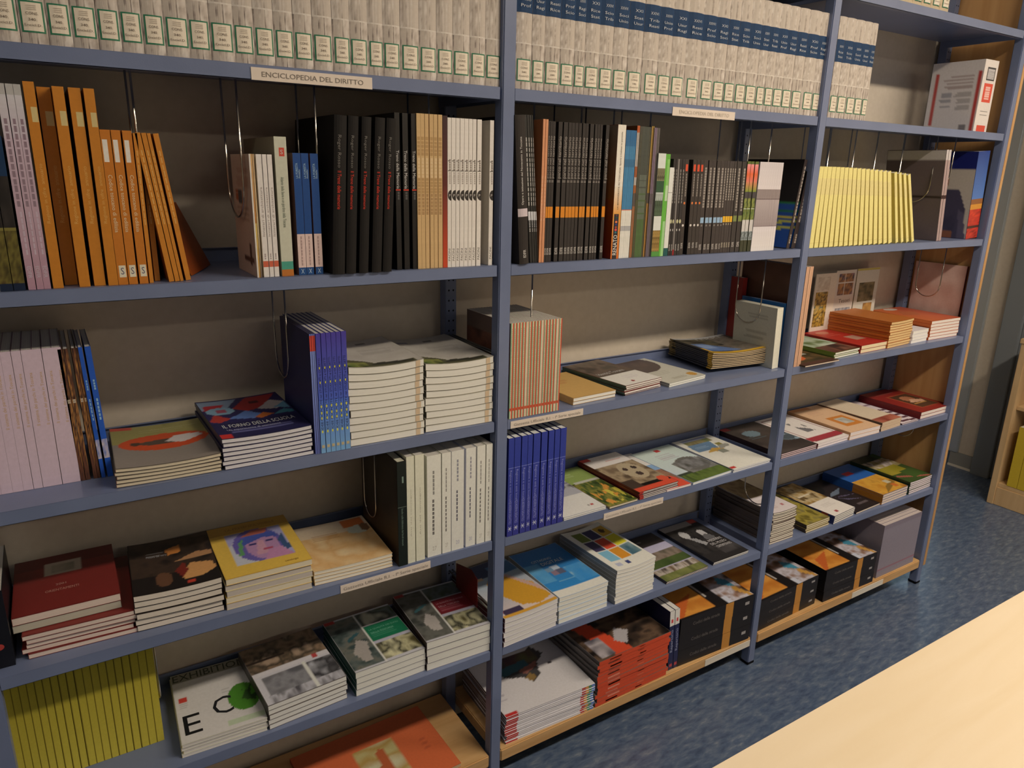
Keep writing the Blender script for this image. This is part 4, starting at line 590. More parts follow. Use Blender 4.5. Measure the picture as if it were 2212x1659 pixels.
 'mapbk': dict(c=(226, 216, 220), pg=(228, 216, 220), sc=(60, 40, 40), pfront=[(0, .13, (206, 44, 40)), (.845, .89, (206, 44, 36)), (.89, .925, (232, 150, 30)), (.925, .96, (40, 140, 80)), (.96, 1, (70, 120, 190))], top=[('fill', (226, 216, 218)), ('poly', [(.25, .55), (.15, .72), (.32, .90), (.52, .80), (.72, .92), (.80, .74), (.66, .62), (.60, .42), (.48, .34), (.44, .46), (.34, .50)], (70, 66, 64)), ('noise', .36, .66, .70, .88, 4, 3, [(40, 40, 60), (90, 60, 60), (110, 110, 60)], 3), ('poly', [(.16, .62), (.24, .70), (.58, .74), (.56, .62), (.26, .56)], (50, 96, 104)), ('poly', [(.42, .58), (.66, .66), (.64, .58), (.48, .50)], (160, 100, 84)), ('poly', [(.44, .44), (.52, .50), (.56, .42), (.48, .36)], (150, 116, 60)), ('rect', .76, .54, .80, .57, (60, 56, 60)), ('poly', [(.0, 0), (.13, 0), (.13, .04), (0, .04)], (206, 44, 40)), ('lines', .04, .2, .14, .5, 4, (176, 166, 170))]),
 'redspine': dict(c=(110, 100, 92), pg=(120, 110, 100), sc=(222, 70, 26), side='F', front=[(0, 0, 1, 1, (226, 74, 26)), (.14, .3, .30, .7, (236, 160, 130)), (.55, .35, .64, .65, (232, 120, 80))], top=[('noise', 0, 0, 1, 1, 5, 6, DARKP, 3), ('poly', [(.02, .98), (.20, .98), (.46, .0), (.22, .0)], (222, 72, 34)), ('noise', .05, .02, .24, .36, 4, 4, [(90, 84, 90), (190, 176, 170), (60, 56, 64)], 5), ('poly', [(.36, .22), (.5, .42), (.62, .30), (.46, .10)], (186, 176, 170))]),
 'boxbk': dict(c=(28, 34, 70), sp=[('b', 0, .75, (36, 40, 78)), ('b', .75, 1, (232, 222, 204)), ('r', .3, .80, .7, .86, (214, 60, 60)), ('tu', 'Repertorio', .30, .68, .5, .5, (170, 172, 190)), ('r', .2, .05, .8, .10, (190, 60, 66))], pg=(226, 218, 200)),
 'cofanetto': dict(c=(30, 25, 24), pg=(26, 22, 22), sc=(32, 27, 26), side='F', th=0.0015, front=[(.60, 0, .71, 1, (206, 136, 44)), ('t', 'Codici delle strade', .16, .52, .42, .62, (120, 110, 100)), (.88, .45, .94, .65, (170, 160, 150))], top=[('fill', (34, 28, 26)), ('noise', 0, .02, .47, .98, 3, 4, [(196, 110, 20), (226, 150, 50), (210, 130, 40)], 3), ('poly', [(0, .02), (.05, .02), (.4, .40), (.1, .30)], (206, 96, 30)), ('rect', .47, 0, .63, 1, (30, 26, 25)), ('rect', .505, .25, .52, .75, (196, 184, 170)), ('rect', .535, .25, .55, .75, (196, 184, 170)), ('noise', .63, 0, 1, 1, 5, 5, [(84, 58, 42), (150, 110, 84), (206, 196, 196), (110, 80, 60)], 5), ('poly', [(.80, .40), (.95, .22), (.95, .42), (.86, .56)], (64, 140, 160)), ('poly', [(.86, .20), (.96, .0), (1, .0), (.92, .30)], (206, 150, 60)), ('rect', .63, 0, .72, .14, (206, 204, 216))]),
 'greyboard': dict(c=(140, 126, 132), pg=(206, 186, 170), sp=[('b', 0, 1, (132, 120, 124))], right=[('fill', (150, 136, 140)), ('grad', 0, 0, 1, 1, (152, 138, 142), (140, 128, 134)), ('rect', 0, .12, 1, .15, (160, 96, 104)), ('rect', 0, .93, 1, 1, (132, 118, 124))]),
 'yelbind': dict(c=(214, 176, 14), sp=[('b', 0, 1, (216, 180, 20))]),
 'smallpile': dict(c=(196, 150, 90), pg=(226, 190, 140)),
}

for q in (1, 2):                                  # the marbled paper differs from volume to volume
    for key in ('enc', 'enc_noband'):
        STY[key+'_'+'ab'[q-1]] = dict(STY[key], sp=[(o[:8]+(o[8]+31*q,)+o[9:]) if o[0] == 'n' else o for o in STY[key]['sp']])
# ------------------------------------------------------------------ room
def struct(o): o['kind'] = 'structure'; return o
struct(boxobj('floor', (-4.5, -6.5, -0.05), (5.2, 2.2, 0.0), M['floor']))
struct(boxobj('ceiling', (-4.5, -6.5, 2.9), (5.2, 2.2, 2.98), M['ceil']))
struct(boxobj('wall_back', (-4.5, 0.29, 0.0), (2.30, 0.42, 2.9), M['wall']))
struct(boxobj('wall_left', (-4.6, -6.5, 0.0), (-4.5, 0.29, 2.9), M['wall']))
struct(boxobj('wall_front', (-4.5, -6.6, 0.0), (5.2, -6.5, 2.9), M['wall']))
struct(boxobj('wall_right', (3.445, -6.5, 0.0), (3.60, 0.640, 2.9), M['wall']))
struct(boxobj('wall_recess', (2.30, 0.42, 0.0), (2.40, 1.25, 2.9), M['wall']))
struct(boxobj('wall_end', (5.1, -6.5, 0.0), (5.2, 1.25, 2.9), M['wall']))
wy = 1.25                                         # outer wall with the window, in pieces round the opening
w1 = empty('wall_window', (2.4, wy, 0)); struct(w1)
boxobj('wall_panel', (0, 0, 0), (2.8, 0.12, 0.95), M['wall'], w1)
boxobj('wall_panel', (0, 0, 2.45), (2.8, 0.12, 2.9), M['wall'], w1)
boxobj('wall_panel', (0, 0, 0.95), (1.45, 0.12, 2.45), M['wall'], w1)
win = empty('window_1', (3.85, wy, 0.95)); struct(win)
bm = bmesh.new()
for a, b in (((0, 0.02, 0), (1.25, 0.08, .05)), ((0, 0.02, 1.45), (1.25, 0.08, 1.5)), ((0, 0.02, 0), (.05, 0.08, 1.5)), ((1.20, 0.02, 0), (1.25, 0.08, 1.5))): bmbox(bm, a, b, .004)
bmobj('window_frame', bm, M['alu'], win)
for q in range(1, 5): boxobj('glazing_bar', (0.05, 0.03, 0.29*q), (1.20, 0.06, 0.29*q+0.022), M['alu'], win)
for q in (0.4,): boxobj('mullion', (q, 0.025, 0.05), (q+0.04, 0.07, 1.45), M['alu'], win)
boxobj('window_pane', (0.05, 0.045, 0.05), (1.20, 0.049, 1.45), M['glass'], win)
struct(boxobj('daylit_strip', (3.425, 0.600, 0.085), (3.447, 0.665, 2.5), M['alu'], None, .004))  # added strip: its pale blue stands in for daylight on the wall corner
struct(boxobj('baseboard_right', (3.433, 0.505, 0.012), (3.445, 0.640, 0.085), M['skirt']))
struct(boxobj('trim_2', (3.428, 0.505, 0.0), (3.445, 0.640, 0.012), M['bead']))
dr = empty('door_1', (3.44, -0.45, 0)); struct(dr)
boxobj('door_leaf', (-0.012, 0.06, 0.005), (0.0, 0.86, 2.05), M['grey'], dr, .003)
bm = bmesh.new()
for a, b in (((-0.035, 0.86, 0), (0.004, 0.955, 2.12)), ((-0.035, -0.03, 0), (0.004, 0.06, 2.12)), ((-0.035, 0.06, 2.05), (0.004, 0.86, 2.12))): bmbox(bm, a, b, .003)
bmobj('door_frame', bm, M['grey'], dr)
for lx, ly, pw in LAMPS:
    f = empty('ceiling_light', (lx, ly, 2.845)); tag(f, {0.95: 'long ceiling light above the table, in front of the shelves', 2.5: 'long ceiling light in front of the right bay', -1.6: 'long ceiling light to the left of the shelves', 0.6: 'long ceiling light deeper in the room, left one', 2.6: 'long ceiling light deeper in the room, right one'}[lx], 'lamp')
    boxobj('housing', (-.66, -.12, 0.012), (.66, .12, .055), M['housing'], f, .006)
    boxobj('diffuser', (-.63, -.085, 0.0), (.63, .085, .012), M['tube'], f, .003)

# ------------------------------------------------------------------ the bookshelf
ZS = [2.048, 1.729, 1.377, 1.026, 0.729, 0.424, 0.112]
shelf_root = empty('bookshelf', (0.5, 0.14, 0)); SR = (0.5, 0.14, 0)
tag(shelf_root, 'long blue steel library shelving of three bays against the wall', 'bookshelf')
def sbox(name, a, b, m, bev=0.0, parent=None):
    a = tuple(p-q for p, q in zip(a, SR)); b = tuple(p-q for p, q in zip(b, SR))
    return boxobj(name, a, b, m, shelf_root if parent is None else parent, bev)
def sbm(name, boxes, m, bev=0.0):
    bm = bmesh.new()
    for a, b in boxes: bmbox(bm, tuple(p-q for p, q in zip(a, SR)), tuple(p-q for p, q in zip(b, SR)), bev)
    return bmobj(name, bm, m, shelf_root)
for px in (-1.0, 0.0, 1.0, 2.0):
    o = sbm('front_upright', [((px-.015, -.002, .004), (px+.015, .028, 2.35))], M['steel'], .0022)
    boxobj('foot', (px-.016-SR[0], -.003-SR[1], 0.0), (px+.016-SR[0], .030-SR[1], .012), M['hole'], o, .002)
    o = sbm('back_upright', [((px-.015, .247, .004), (px+.015, .277, 2.35))], M['steel'], .0015)
    bm = bmesh.new()
    for zi in range(8, 92):
        z = 0.025*zi+.012
        for dx in (-.006, .006):
            ring = [bm.verts.new((px+dx+.0021*math.cos(t)-SR[0], .2466-SR[1], z+.0026*math.sin(t))) for t in [2*math.pi*k/8 for k in range(8)]]
            bm.faces.new(ring)
    h = bmobj('slot_holes', bm, M['hole'], o); h['kind'] = 'stuff'
bays = [(-1, 0), (0, 1), (1, 2)]
shelves = {}
for bi, (xa, xb) in enumerate(bays):
    for si, z in enumerate(ZS):
        x0, x1 = xa+.0155, xb-.0195
        if si < 6:
            o = sbm('shelf', [((x0, .0, z-.024), (x1, .0016, z-.0004)), ((x0, 0, z-.0016), (x1, .276, z)), ((x0, .0, z-.024), (x1, .014, z-.0224)),
                              ((x0, .2745, z-.0016), (x1, .276, z+.028)), ((x0, .268, z+.0265), (x1, .276, z+.028)), ((x0, .0016, z-.024), (x0+.0014, .27, z-.001)), ((x1-.0014, .0016, z-.024), (x1, .27, z-.001))], M['steel'], .0006)
        else:
            o = sbm('bottom_board', [((x0, -.004, z-.036), (x1, .275, z))], M['beech'], .003)
        shelves[(bi, si)] = o
sbox('end_panel', (2.0165, -.001, .075), (2.0345, .285, 2.35), M['panel'], .001)
for px, zs in ((0.0, (1.176,)), (1.0, (1.144, 1.064)), (1.0, (.560,)), (0.0, (.52,))):
    for z in zs:
        bm = bmesh.new()
        for dx in ((-.005, .005) if px == 0 else (0.0,)):
            tube(bm, [(px+dx-SR[0], .026-SR[1], z), (px+dx-SR[0], .250-SR[1], z)], .0026 if px == 0 else .0016)
        bmobj('side_rod', bm, M['darkwire'] if px == 0 else M['chrome'], shelf_root)
def strip(bi, si, x0, x1, z0, z1, body, col, ts, dz=0.0):
    o = shelves[(bi, si)]
    mb = MB(); a = tuple(p-q for p, q in zip((x0, -.0014, z0), SR)); b = tuple(p-q for p, q in zip((x1, -.0003, z1), SR))
    mb.box(a, b, (.78, .72, .68))
    if body:
        L = (x1-x0)*ts; xx = x0+(x1-x0-L)*0.5; H = (z1-z0)*.40
        mb.text(body, (xx-SR[0], -.0019-SR[1], z0+(z1-z0)*.30-SR[2]), (1, 0, 0), (0, 0, 1), L, H, col)
    s = link('label_strip', mb.mesh('label_strip', M['sign']), o)
    s['label'] = ('white shelf label reading '+body) if body else 'blank white shelf label'
DKT = (.20, .18, .17)
strip(0, 1, -.500, -.289, 1.7046, 1.7243, 'ENCICLOPEDIA DEL DIRITTO', DKT, .84)
strip(1, 1, .447, .656, 1.7018, 1.7208, 'ENCICLOPEDIA DEL DIRITTO', (.50, .46, .42), .80)
strip(1, 3, .0232, .231, 1.0038, 1.0208, 'Gazzetta Ufficiale R.I. - Iª Serie speciale', (.30, .28, .27), .92)
strip(0, 4, -.391, -.182, .7062, .7245, 'Gazzetta Ufficiale R.I. - Iª Serie speciale', (.30, .28, .27), .94)
strip(1, 4, .318, .527, .7003, .7180, 'Gazzetta Ufficiale R.I. - Iª Serie speciale', (.45, .43, .42), .94)
for bi, x0, x1 in ((1, .770, .978), (2, 1.535, 1.730), (0, -.30, -.09)):
    o = shelves[(bi, 6)]
    s = boxobj('label_strip', (x0-SR[0], -.0052-SR[1], .080-SR[2]), (x1-SR[0], -.0040-SR[1], .103-SR[2]), M['sign'], o)
    s.data.materials[0] = M['bead']; s['label'] = 'blank white shelf label'

# wire bookends: chromed hoops hanging from the shelf above
def hoop(x, y0, y1, zt, zb, label, rz=0.0):
    r = (y1-y0)/2; pts = [(0, y0, zt), (0, y0, zb+r)]
    for k in range(1, 12): a = math.pi*k/12; pts.append((0, y0+r-r*math.cos(a), zb+r-r*math.sin(a)))
    pts += [(0, y1, zb+r), (0, y1, zt)]
    y0m = (y0+y1)/2
    bm = bmesh.new(); tube(bm, [(p[0], p[1]-y0m, p[2]-zt) for p in pts], .0019)
    o = bmobj('wire_bookend', bm, M['chrome']); o.location = (x, y0m, zt); o.rotation_euler = (0, 0, rz)
    clip = boxobj('clip', (-.004, -(y1-y0)/2-.004, -.006), (.004, (y1-y0)/2+.004, -.001), M['steel'], o)
    tag(o, label, 'bookend', 'hanging wire bookends')
zt1, zt2, zt3, zt4 = 1.7272, 1.3752, 1.0242, .7272
hoop(-.672, .078, .150, zt1, 1.56, 'wire bookend hanging above the leaning orange booklets')
hoop(-.519, .030, .146, zt1, 1.478, 'wire bookend hooped against the cream-covered booklet under the encyclopedias')
hoop(-.3885, .022, .130, zt1, 1.52, 'wire bookend hanging above the pink and blue spines')
hoop(-.162, .030, .127, zt1, 1.50, 'short wire bookend hanging above the tan spines')
for x, lb, zb in ((.093, 'salmon-pink spines', 1.678), (.2195, 'black orange-banded spines', 1.676), (.312, 'RENATO book', 1.678), (.4235, 'grey thin issues, middle bay', 1.676), (.772, 'tulip photo spines', 1.612), (.855, 'white and mauve thin spines', 1.612)):
    hoop(x, .045, .15, zt1, 1.50, 'wire bookend hanging just above the '+lb)
for x, lb, zb in ((1.13, 'left end of the pale yellow spines', 1.612), (1.25, 'middle of the pale yellow spines', 1.61), (1.36, 'right half of the pale yellow spines', 1.608), (1.50, 'leaning end of the pale yellow spines', 1.61)):
    hoop(x, .06, .15, zt1, 1.45, 'wire bookend hanging above the '+lb)
hoop(1.672, .05, .16, zt1, 1.50, 'wire bookend hooped against the tall grey folios')
hoop(1.80, .06, .15, zt1, 1.55, 'wire bookend between the grey folios and the blue portrait book')
hoop(-.434, .130, .224, zt2, 1.142, 'wire bookend hooped against the slim red-tipped blue booklets')
hoop(.105, .05, .15, zt2, 1.10, 'wire bookend hanging above the gazette spines')
hoop(.9395, .081, .174, zt2, 1.147, 'wire bookend hooped in front of the cream softback')
hoop(1.945, .10, .19, zt2, 1.155, 'wire bookend hooped in front of the pale pink folio')
hoop(-.262, .114, .184, zt3, .790, 'wire bookend hooped against the dark green hardback, fourth shelf')
hoop(1.028, .035, .13, zt4, .548, 'wire bookend behind the second middle upright, fifth shelf')
hoop(1.95, .10, .19, zt4, .60, 'wire bookend above the dark green magazines at the end panel')
hoop(-.7435, .10, .19, zt4, .50, 'wire bookend at the right of the olive-yellow spines')
bm = bmesh.new()
vs = [(0, .078, .0005), (0, .19, .0005), (0, .19, .150), (0, .11, .172), (0, .078, .160)]
f = [bm.verts.new(v) for v in vs]; g = [bm.verts.new((.0012, v[1], v[2])) for v in vs]
bm.faces.new(f); bm.faces.new(g[::-1])
for k in range(5): bm.faces.new((f[k], f[(k+1) % 5], g[(k+1) % 5], g[k]))
pl = bmobj('plate_bookend', bm, M['red_metal']); pl.location = (-.0145, 0, .4242)
tag(pl, 'dark red plate bookend right of the dark red title reports', 'bookend')

# ------------------------------------------------------------------ table and the bookcase at the right
tb = empty('table', (0.6, -1.2, 0)); tag(tb, 'pale maple reading table in front of the shelves', 'table')
boxobj('tabletop', (-1.15, -.41, .722), (1.35, .433, .75), M['table'], tb, .003)
for sx in (-1.05, 1.25):
    for sy in (-.33, .35): boxobj('leg', (sx-.025, sy-.025, 0), (sx+.025, sy+.025, .722), M['table'], tb, .003)
boxobj('apron', (-1.03, .345, .63), (1.23, .365, .722), M['table'], tb); boxobj('apron', (-1.03, -.345, .63), (1.23, -.325, .722), M['table'], tb)
bc = empty('bookcase', (3.26, -.30, 0)); tag(bc, 'low pale wooden bookcase with yellow contents beside the grey door frame', 'bookcase')
boxobj('side_panel', (-.175, .530, 0), (.145, .560, .83), M['case'], bc, .002); boxobj('side_panel', (-.175, -.60, 0), (.145, -.57, .83), M['case'], bc, .002)
boxobj('top_board', (-.18, -.61, .83), (.145, .566, .855), M['case'], bc, .003); boxobj('plinth', (-.170, -.57, 0), (-.150, .53, .095), M['case'], bc, .002)
boxobj('shelf_board', (-.165, -.57, .095), (.145, .53, .117), M['case'], bc, .002); boxobj('shelf_board', (-.150, -.57, .50), (.145, .53, .52), M['case'], bc, .002)
boxobj('back_panel', (.135, -.57, .117), (.145, .53, .83), M['case'], bc)

# ------------------------------------------------------------------ spine labels for the encyclopaedia
def spine_label(o, t, h, u0):
    mb = MB(); w_ = min(.034, t*.86); x0 = (t-w_)*u0; z0, z1 = .060*h, .225*h; off = .10*t+.0005
    def yy(x): u = x/t; return -.10*t*(1-(2*u-1)**2)-.0007
    G = C(22, 118, 78); Wt = C(236, 216, 184); T = C(104, 84, 66); n = 4; bw = .0022
    for q in range(n):
        a, b = x0+w_*q/n, x0+w_*(q+1)/n
        mb.quad((a, yy(a), z0), (b, yy(b), z0), (b, yy(b), z1), (a, yy(a), z1), G)
    for q in range(n):
        a, b = x0+bw+(w_-2*bw)*q/n, x0+bw+(w_-2*bw)*(q+1)/n
        mb.quad((a, yy(a)-.0002, z0+bw), (b, yy(b)-.0002, z0+bw), (b, yy(b)-.0002, z1-bw), (a, yy(a)-.0002, z1-bw), Wt)
    hh = z1-z0; ym = yy(x0+w_*.5)-.0008
    for body, v, L, H in (('CONS.', .56, .54, .085), ('340.', .37, .36, .085), ('Encicl.D.', .20, .74, .075)):
        mb.text(body, (x0+w_*(.5-L/2), ym, z0+hh*v), (1, 0, 0), (0, 0, 1), w_*L, hh*H, T)
    for v in (.72, .78, .84): mb.quad((x0+w_*.3, ym+.0002, z0+hh*v), (x0+w_*.7, ym+.0002, z0+hh*v), (x0+w_*.7, ym+.0002, z0+hh*(v+.02)), (x0+w_*.3, ym+.0002, z0+hh*(v+.02)), C(196, 176, 150))
    s = link('spine_label', mb.mesh('spine_label', M['sign']), o); s['label'] = 'white spine label with green border'
def title_text(o, t, h, i):
    mb = MB(); ws = ['Reati', 'Prof', 'Ragi', 'Rice', 'Scio', 'Soci', 'Stat', 'Trib', 'Unio', 'Usur']
    for k, (v, L) in enumerate(((.70, .5), (.645, .62), (.60, .62))):
        s = ('XX'+'IV'*(i % 3)+'I') if k == 0 else ws[(i+k*3) % len(ws)]
        mb.text(s, (t*(.52-L/2), -.10*t-.0010, v*h), (1, 0, 0), (0, 0, 1), t*L, h*.022, C(190, 190, 186))
    link('title', mb.mesh('title', M['sign']), o)
ROW('encyclopedia_volume', 'book', ['enc_noband', 'enc_noband_a', 'enc_noband_b', 'enc_noband_a', 'enc_noband_b', 'enc_noband', 'enc_noband_b', 'enc_noband', 'enc_noband_a', 'enc_noband', 'enc_noband_a', 'enc_noband_b', 'enc_noband_a', 'enc_noband_b', 'enc_noband', 'enc_noband_b', 'enc_noband', 'enc_noband_a', 'enc_noband', 'enc_noband_a', 'enc_noband_b', 'enc_noband_a', 'enc_noband_b', 'enc_noband', 'enc_noband_b'], 'marbled encyclopedia volumes on the top shelf, left bay', 'encyclopedia volumes, left bay', 0.012, 1.729, 0.19, 0.253, 0.0, [(-0.8472, 0.032, 0.0, 0.0), (-0.8144, 0.034, 0.0, 0.0), (-0.7798, 0.03, 0.0, 0.0), (-0.7494, 0.033, 0.0, 0.0), (-0.7156, 0.03, 0.0, 0.0), (-0.6852, 0.03, 0.0, 0.0), (-0.6545, 0.03, 0.0, 0.0), (-0.6243, 0.035, 0.0, 0.0), (-0.5891, 0.032, 0.0, 0.0), (-0.5564, 0.036, 0.0, 0.0), (-0.5204, 0.032, 0.0, 0.0), (-0.4879, 0.032, 0.0, 0.0), (-0.4552, 0.032, 0.0, 0.0), (-0.4223, 0.032, 0.0, 0.0), (-0.3894, 0.034, 0.0, 0.0), (-0.3547, 0.031, 0.0, 0.0), (-0.3234, 0.033, 0.0, 0.0), (-0.2903, 0.029, 0.0, 0.0), (-0.2609, 0.033, 0.0, 0.0), (-0.2271, 0.037, 0.0, 0.0), (-0.1896, 0.035, 0.0, 0.0), (-0.1539, 0.034, 0.0, 0.0), (-0.1192, 0.036, 0.0, 0.0), (-0.0826, 0.034, 0.0, 0.0), (-0.0482, 0.035, 0.0, 0.0)])
ROW('encyclopedia_volume', 'book', ['enc', 'enc_a', 'enc_b', 'enc_a', 'enc_b', 'enc', 'enc_b', 'enc', 'enc_a', 'enc', 'enc_a', 'enc_b', 'enc_a', 'enc_b', 'enc', 'enc_b', 'enc', 'enc_a', 'enc', 'enc_a', 'enc_b', 'enc_a', 'enc_b', 'enc', 'enc_b'], 'blue-banded encyclopedia volumes on the top shelf, middle bay', 'encyclopedia volumes, middle bay', 0.012, 1.729, 0.19, 0.253, 0.0, [(0.0216, 0.038, 0.0, 0.0), (0.0604, 0.031, 0.0, 0.0), (0.0918, 0.038, 0.0, 0.0), (0.1304, 0.036, 0.0, 0.0), (0.1666, 0.028, 0.0, 0.0), (0.1951, 0.038, 0.0, 0.0), (0.2329, 0.037, 0.0, 0.0), (0.2705, 0.041, 0.0, 0.0), (0.3123, 0.042, 0.0, 0.0), (0.3552, 0.046, 0.0, 0.0), (0.4015, 0.04, 0.0, 0.0), (0.4418, 0.044, 0.0, 0.0), (0.4857, 0.049, 0.0, 0.0), (0.5347, 0.045, 0.0, 0.0), (0.58, 0.04, 0.0, 0.0), (0.6209, 0.036, 0.0, 0.0), (0.6577, 0.038, 0.0, 0.0), (0.6962, 0.039, 0.0, 0.0), (0.7356, 0.031, 0.0, 0.0), (0.767, 0.032, 0.0, 0.0), (0.7989, 0.036, 0.0, 0.0), (0.8351, 0.036, 0.0, 0.0), (0.872, 0.039, 0.0, 0.0), (0.9116, 0.046, 0.0, 0.0), (0.9578, 0.033, 0.0, 0.0)])
ROW('encyclopedia_volume', 'book', ['enc', 'enc_a', 'enc_b', 'enc_a', 'enc_b'], 'blue-banded encyclopedia volumes on the top shelf, right bay', 'encyclopedia volumes, right bay', 0.012, 1.729, 0.19, 0.253, 0.0, [(1.0334, 0.032, 0.0, 0.0), (1.0662, 0.039, 0.0, 0.0), (1.1058, 0.038, 0.0, 0.0), (1.144, 0.034, 0.0, 0.0), (1.1787, 0.026, 0.0, 0.0)])
ROW('book', 'book', 'redbox', 'white book with red bars standing alone at the right end of top shelf', None, 0.03, 1.729, 0.17, 0.224, 0.0, [(1.8345, 0.084, 0.0, 0.0)])
ROW('encyclopedia_volume', 'book', 'enc_tan', 'tan volumes cut off above the highest shelf at right', 'tan volumes on the highest shelf', 0.03, 2.048, 0.2, 0.29, 0.0, [(1.2859, 0.044, 0.0, 0.0), (1.33, 0.045, 0.0, 0.0), (1.375, 0.046, 0.0, 0.0), (1.4211, 0.047, 0.0, 0.0), (1.4683, 0.048, 0.0, 0.0), (1.5165, 0.049, 0.0, 0.0)])
ROW('book', 'book', 'olive', 'dark olive-and-blue books at the far left under the encyclopedias', 'dark olive books', 0.006, 1.377, 0.2, 0.224, 0.0, [(-0.8896, 0.016, 0.0, 0.0), (-0.8726, 0.015, 0.0, 0.0)])
ROW('book', 'book', 'lilac', 'pale lilac spines beside the orange yearbooks, left bay', 'pale lilac spines', 0.008, 1.377, 0.2, 0.296, 0.0, [(-0.8543, 0.01, 0.0, 0.0), (-0.8431, 0.009, 0.0, 0.0), (-0.8337, 0.009, 0.0, 0.0)])
ROW('book', 'book', 'orange', 'tall orange yearbooks with cream label, left bay', 'tall orange yearbooks', 0.01, 1.377, 0.2, 0.297, 0.0, [(-0.8216, 0.014, 0, 0.004), (-0.8051, 0.018, 0.03, 0), (-0.7859, 0.015, 0, 0), (-0.7651, 0.016, 0.004, 0), (-0.7453, 0.014, 0, 0)])
ROW('book', 'book', 'orange_s', 'shorter orange books with white sticker, left bay', 'shorter orange stickered books', 0.01, 1.377, 0.16, 0.239, 0.0, [(-0.7307, 0.014, 0.0, 0.0), (-0.7155, 0.013, 0.0, 0.0), (-0.6998, 0.013, 0.0, 0.0)])
ROW('booklet', 'booklet', 'orange_t', 'thin orange booklets beside the stickered orange books', 'upright thin orange booklets', 0.014, 1.377, 0.15, 0.236, 0.0, [(-0.6845, 0.006, 0, 0.0), (-0.6742, 0.008, 0.02, 0.0)])
ROW('booklet', 'booklet', 'orange_t', 'leaning thin orange booklets, left bay', 'leaning thin orange booklets', 0.014, 1.377, 0.15, 0.238, -0.1149, [(-0.6548, 0.008, 0, 0.0), (-0.6453, 0.007, 0.001, 0.0), (-0.6371, 0.005, 0.002, 0.0), (-0.6274, 0.008, 0.008, 0.0)])
ROW('book', 'book', ['cream_map', 'ochre_t', 'tan_t'], '', 'slim books left of the green-grey volume', 0.008, 1.377, 0.14, 0.21, 0.0, [(-0.5115, 0.0025, 0.0, 0.0), (-0.5089, 0.0025, 0.0, 0.0), (-0.5057, 0.0025, 0.0, 0.0)], ['cream-covered booklet with small print facing left beside the hanging wire', 'thin yellow and ochre spine next to the cream-covered booklet', 'thin tan spine with brown foot beside three white spines'])
ROW('book', 'book', 'white_red', 'slim white spines with a red block near the foot', 'white spines with red block', 0.009, 1.377, 0.14, 0.21, 0.0, [(-0.4996, 0.009, 0.0, 0.0), (-0.4892, 0.007, 0.0, 0.0), (-0.4808, 0.008, 0.0, 0.0)])
ROW('book', 'book', 'sage', 'thick sage-green volume with teal and orange foot bands', None, 0.008, 1.377, 0.22, 0.24, 0.0, [(-0.4679, 0.021, 0.0, 0.0)])
ROW('book', 'book', 'bluepink', 'pink and blue spines left of the black hardbacks', 'pink and blue spines', 0.012, 1.377, 0.15, 0.214, 0.0, [(-0.436, 0.014, 0.0, 0.0), (-0.4212, 0.013, 0.0, 0.0), (-0.405, 0.014, 0.0, 0.0)])
ROW('book', 'book', 'treno_h', 'thick black hardbacks with red spine lettering', 'black hardbacks with red lettering', -0.006, 1.377, 0.235, 0.28, 0.055, [(-0.3789, 0.023, 0.0, 0.0), (-0.353, 0.019, 0.0, 0.0), (-0.3276, 0.018, 0.0, 0.0), (-0.3021, 0.019, 0.0, 0.0), (-0.2799, 0.018, 0.0, 0.0)])
ROW('book', 'book', 'treno_s', 'slim black books with white lettering and red line', 'slim black books with white lettering', 0.012, 1.377, 0.23, 0.292, 0.0, [(-0.2418, 0.01, 0.0, 0.0), (-0.2259, 0.011, 0.0, 0.0), (-0.2079, 0.01, 0.0, 0.0)])
ROW('catalogue', 'book', 'tan', 'tan spines between slim black and dark red books', 'tan spines', 0.01, 1.377, 0.2, 0.293, 0.0, [(-0.1978, 0.008, 0.0, 0.0), (-0.1894, 0.008, 0.0, 0.0), (-0.1804, 0.008, 0.0, 0.0), (-0.1705, 0.008, 0.0, 0.0), (-0.1617, 0.008, 0.0, 0.0), (-0.1523, 0.009, 0.0, 0.0)])
ROW('book', 'book', 'maroon_t', 'thin dark maroon spine glowing red at its foot, beside tan spines', None, 0.01, 1.377, 0.2, 0.292, 0.0, [(-0.1423, 0.01, 0.0, 0.0)])
ROW('book', 'book', 'white_p', 'slim white spines with a black half-moon mark', 'white spines with black half-moon', 0.01, 1.377, 0.2, 0.289, 0.0, [(-0.1317, 0.008, 0.0, 0.0), (-0.1228, 0.009, 0.0, 0.0), (-0.1129, 0.008, 0.0, 0.0), (-0.1038, 0.009, 0.0, 0.0), (-0.0941, 0.009, 0.0, 0.0), (-0.0842, 0.008, 0.0, 0.0), (-0.0754, 0.008, 0.0, 0.0), (-0.065, 0.01, 0.0, 0.0), (-0.0357, 0.009, 0.0, 0.0)])
ROW('book', 'book', 'dark_big', 'thick dark hardback with pale sticker beside the first middle upright', None, -0.004, 1.377, 0.235, 0.302, -0.0678, [(0.0339, 0.024, 0.0, 0.0)])
ROW('catalogue', 'book', 'dark_t', 'thin dark spines between the thick dark hardback and salmon spines', 'thin dark spines', 0.01, 1.377, 0.2, 0.305, -0.0846, [(0.0706, 0.006, 0.0, 0.0), (0.0779, 0.005, 0.0, 0.0), (0.0841, 0.004, 0.0, 0.0), (0.0894, 0.0025, 0.0, 0.0)])
ROW('book', 'book', 'salmon', 'salmon-pink spines, middle bay', 'salmon spines', 0.008, 1.377, 0.2, 0.298, 0.0, [(0.0918, 0.006, 0.0, 0.0), (0.099, 0.006, 0.0, 0.0)])
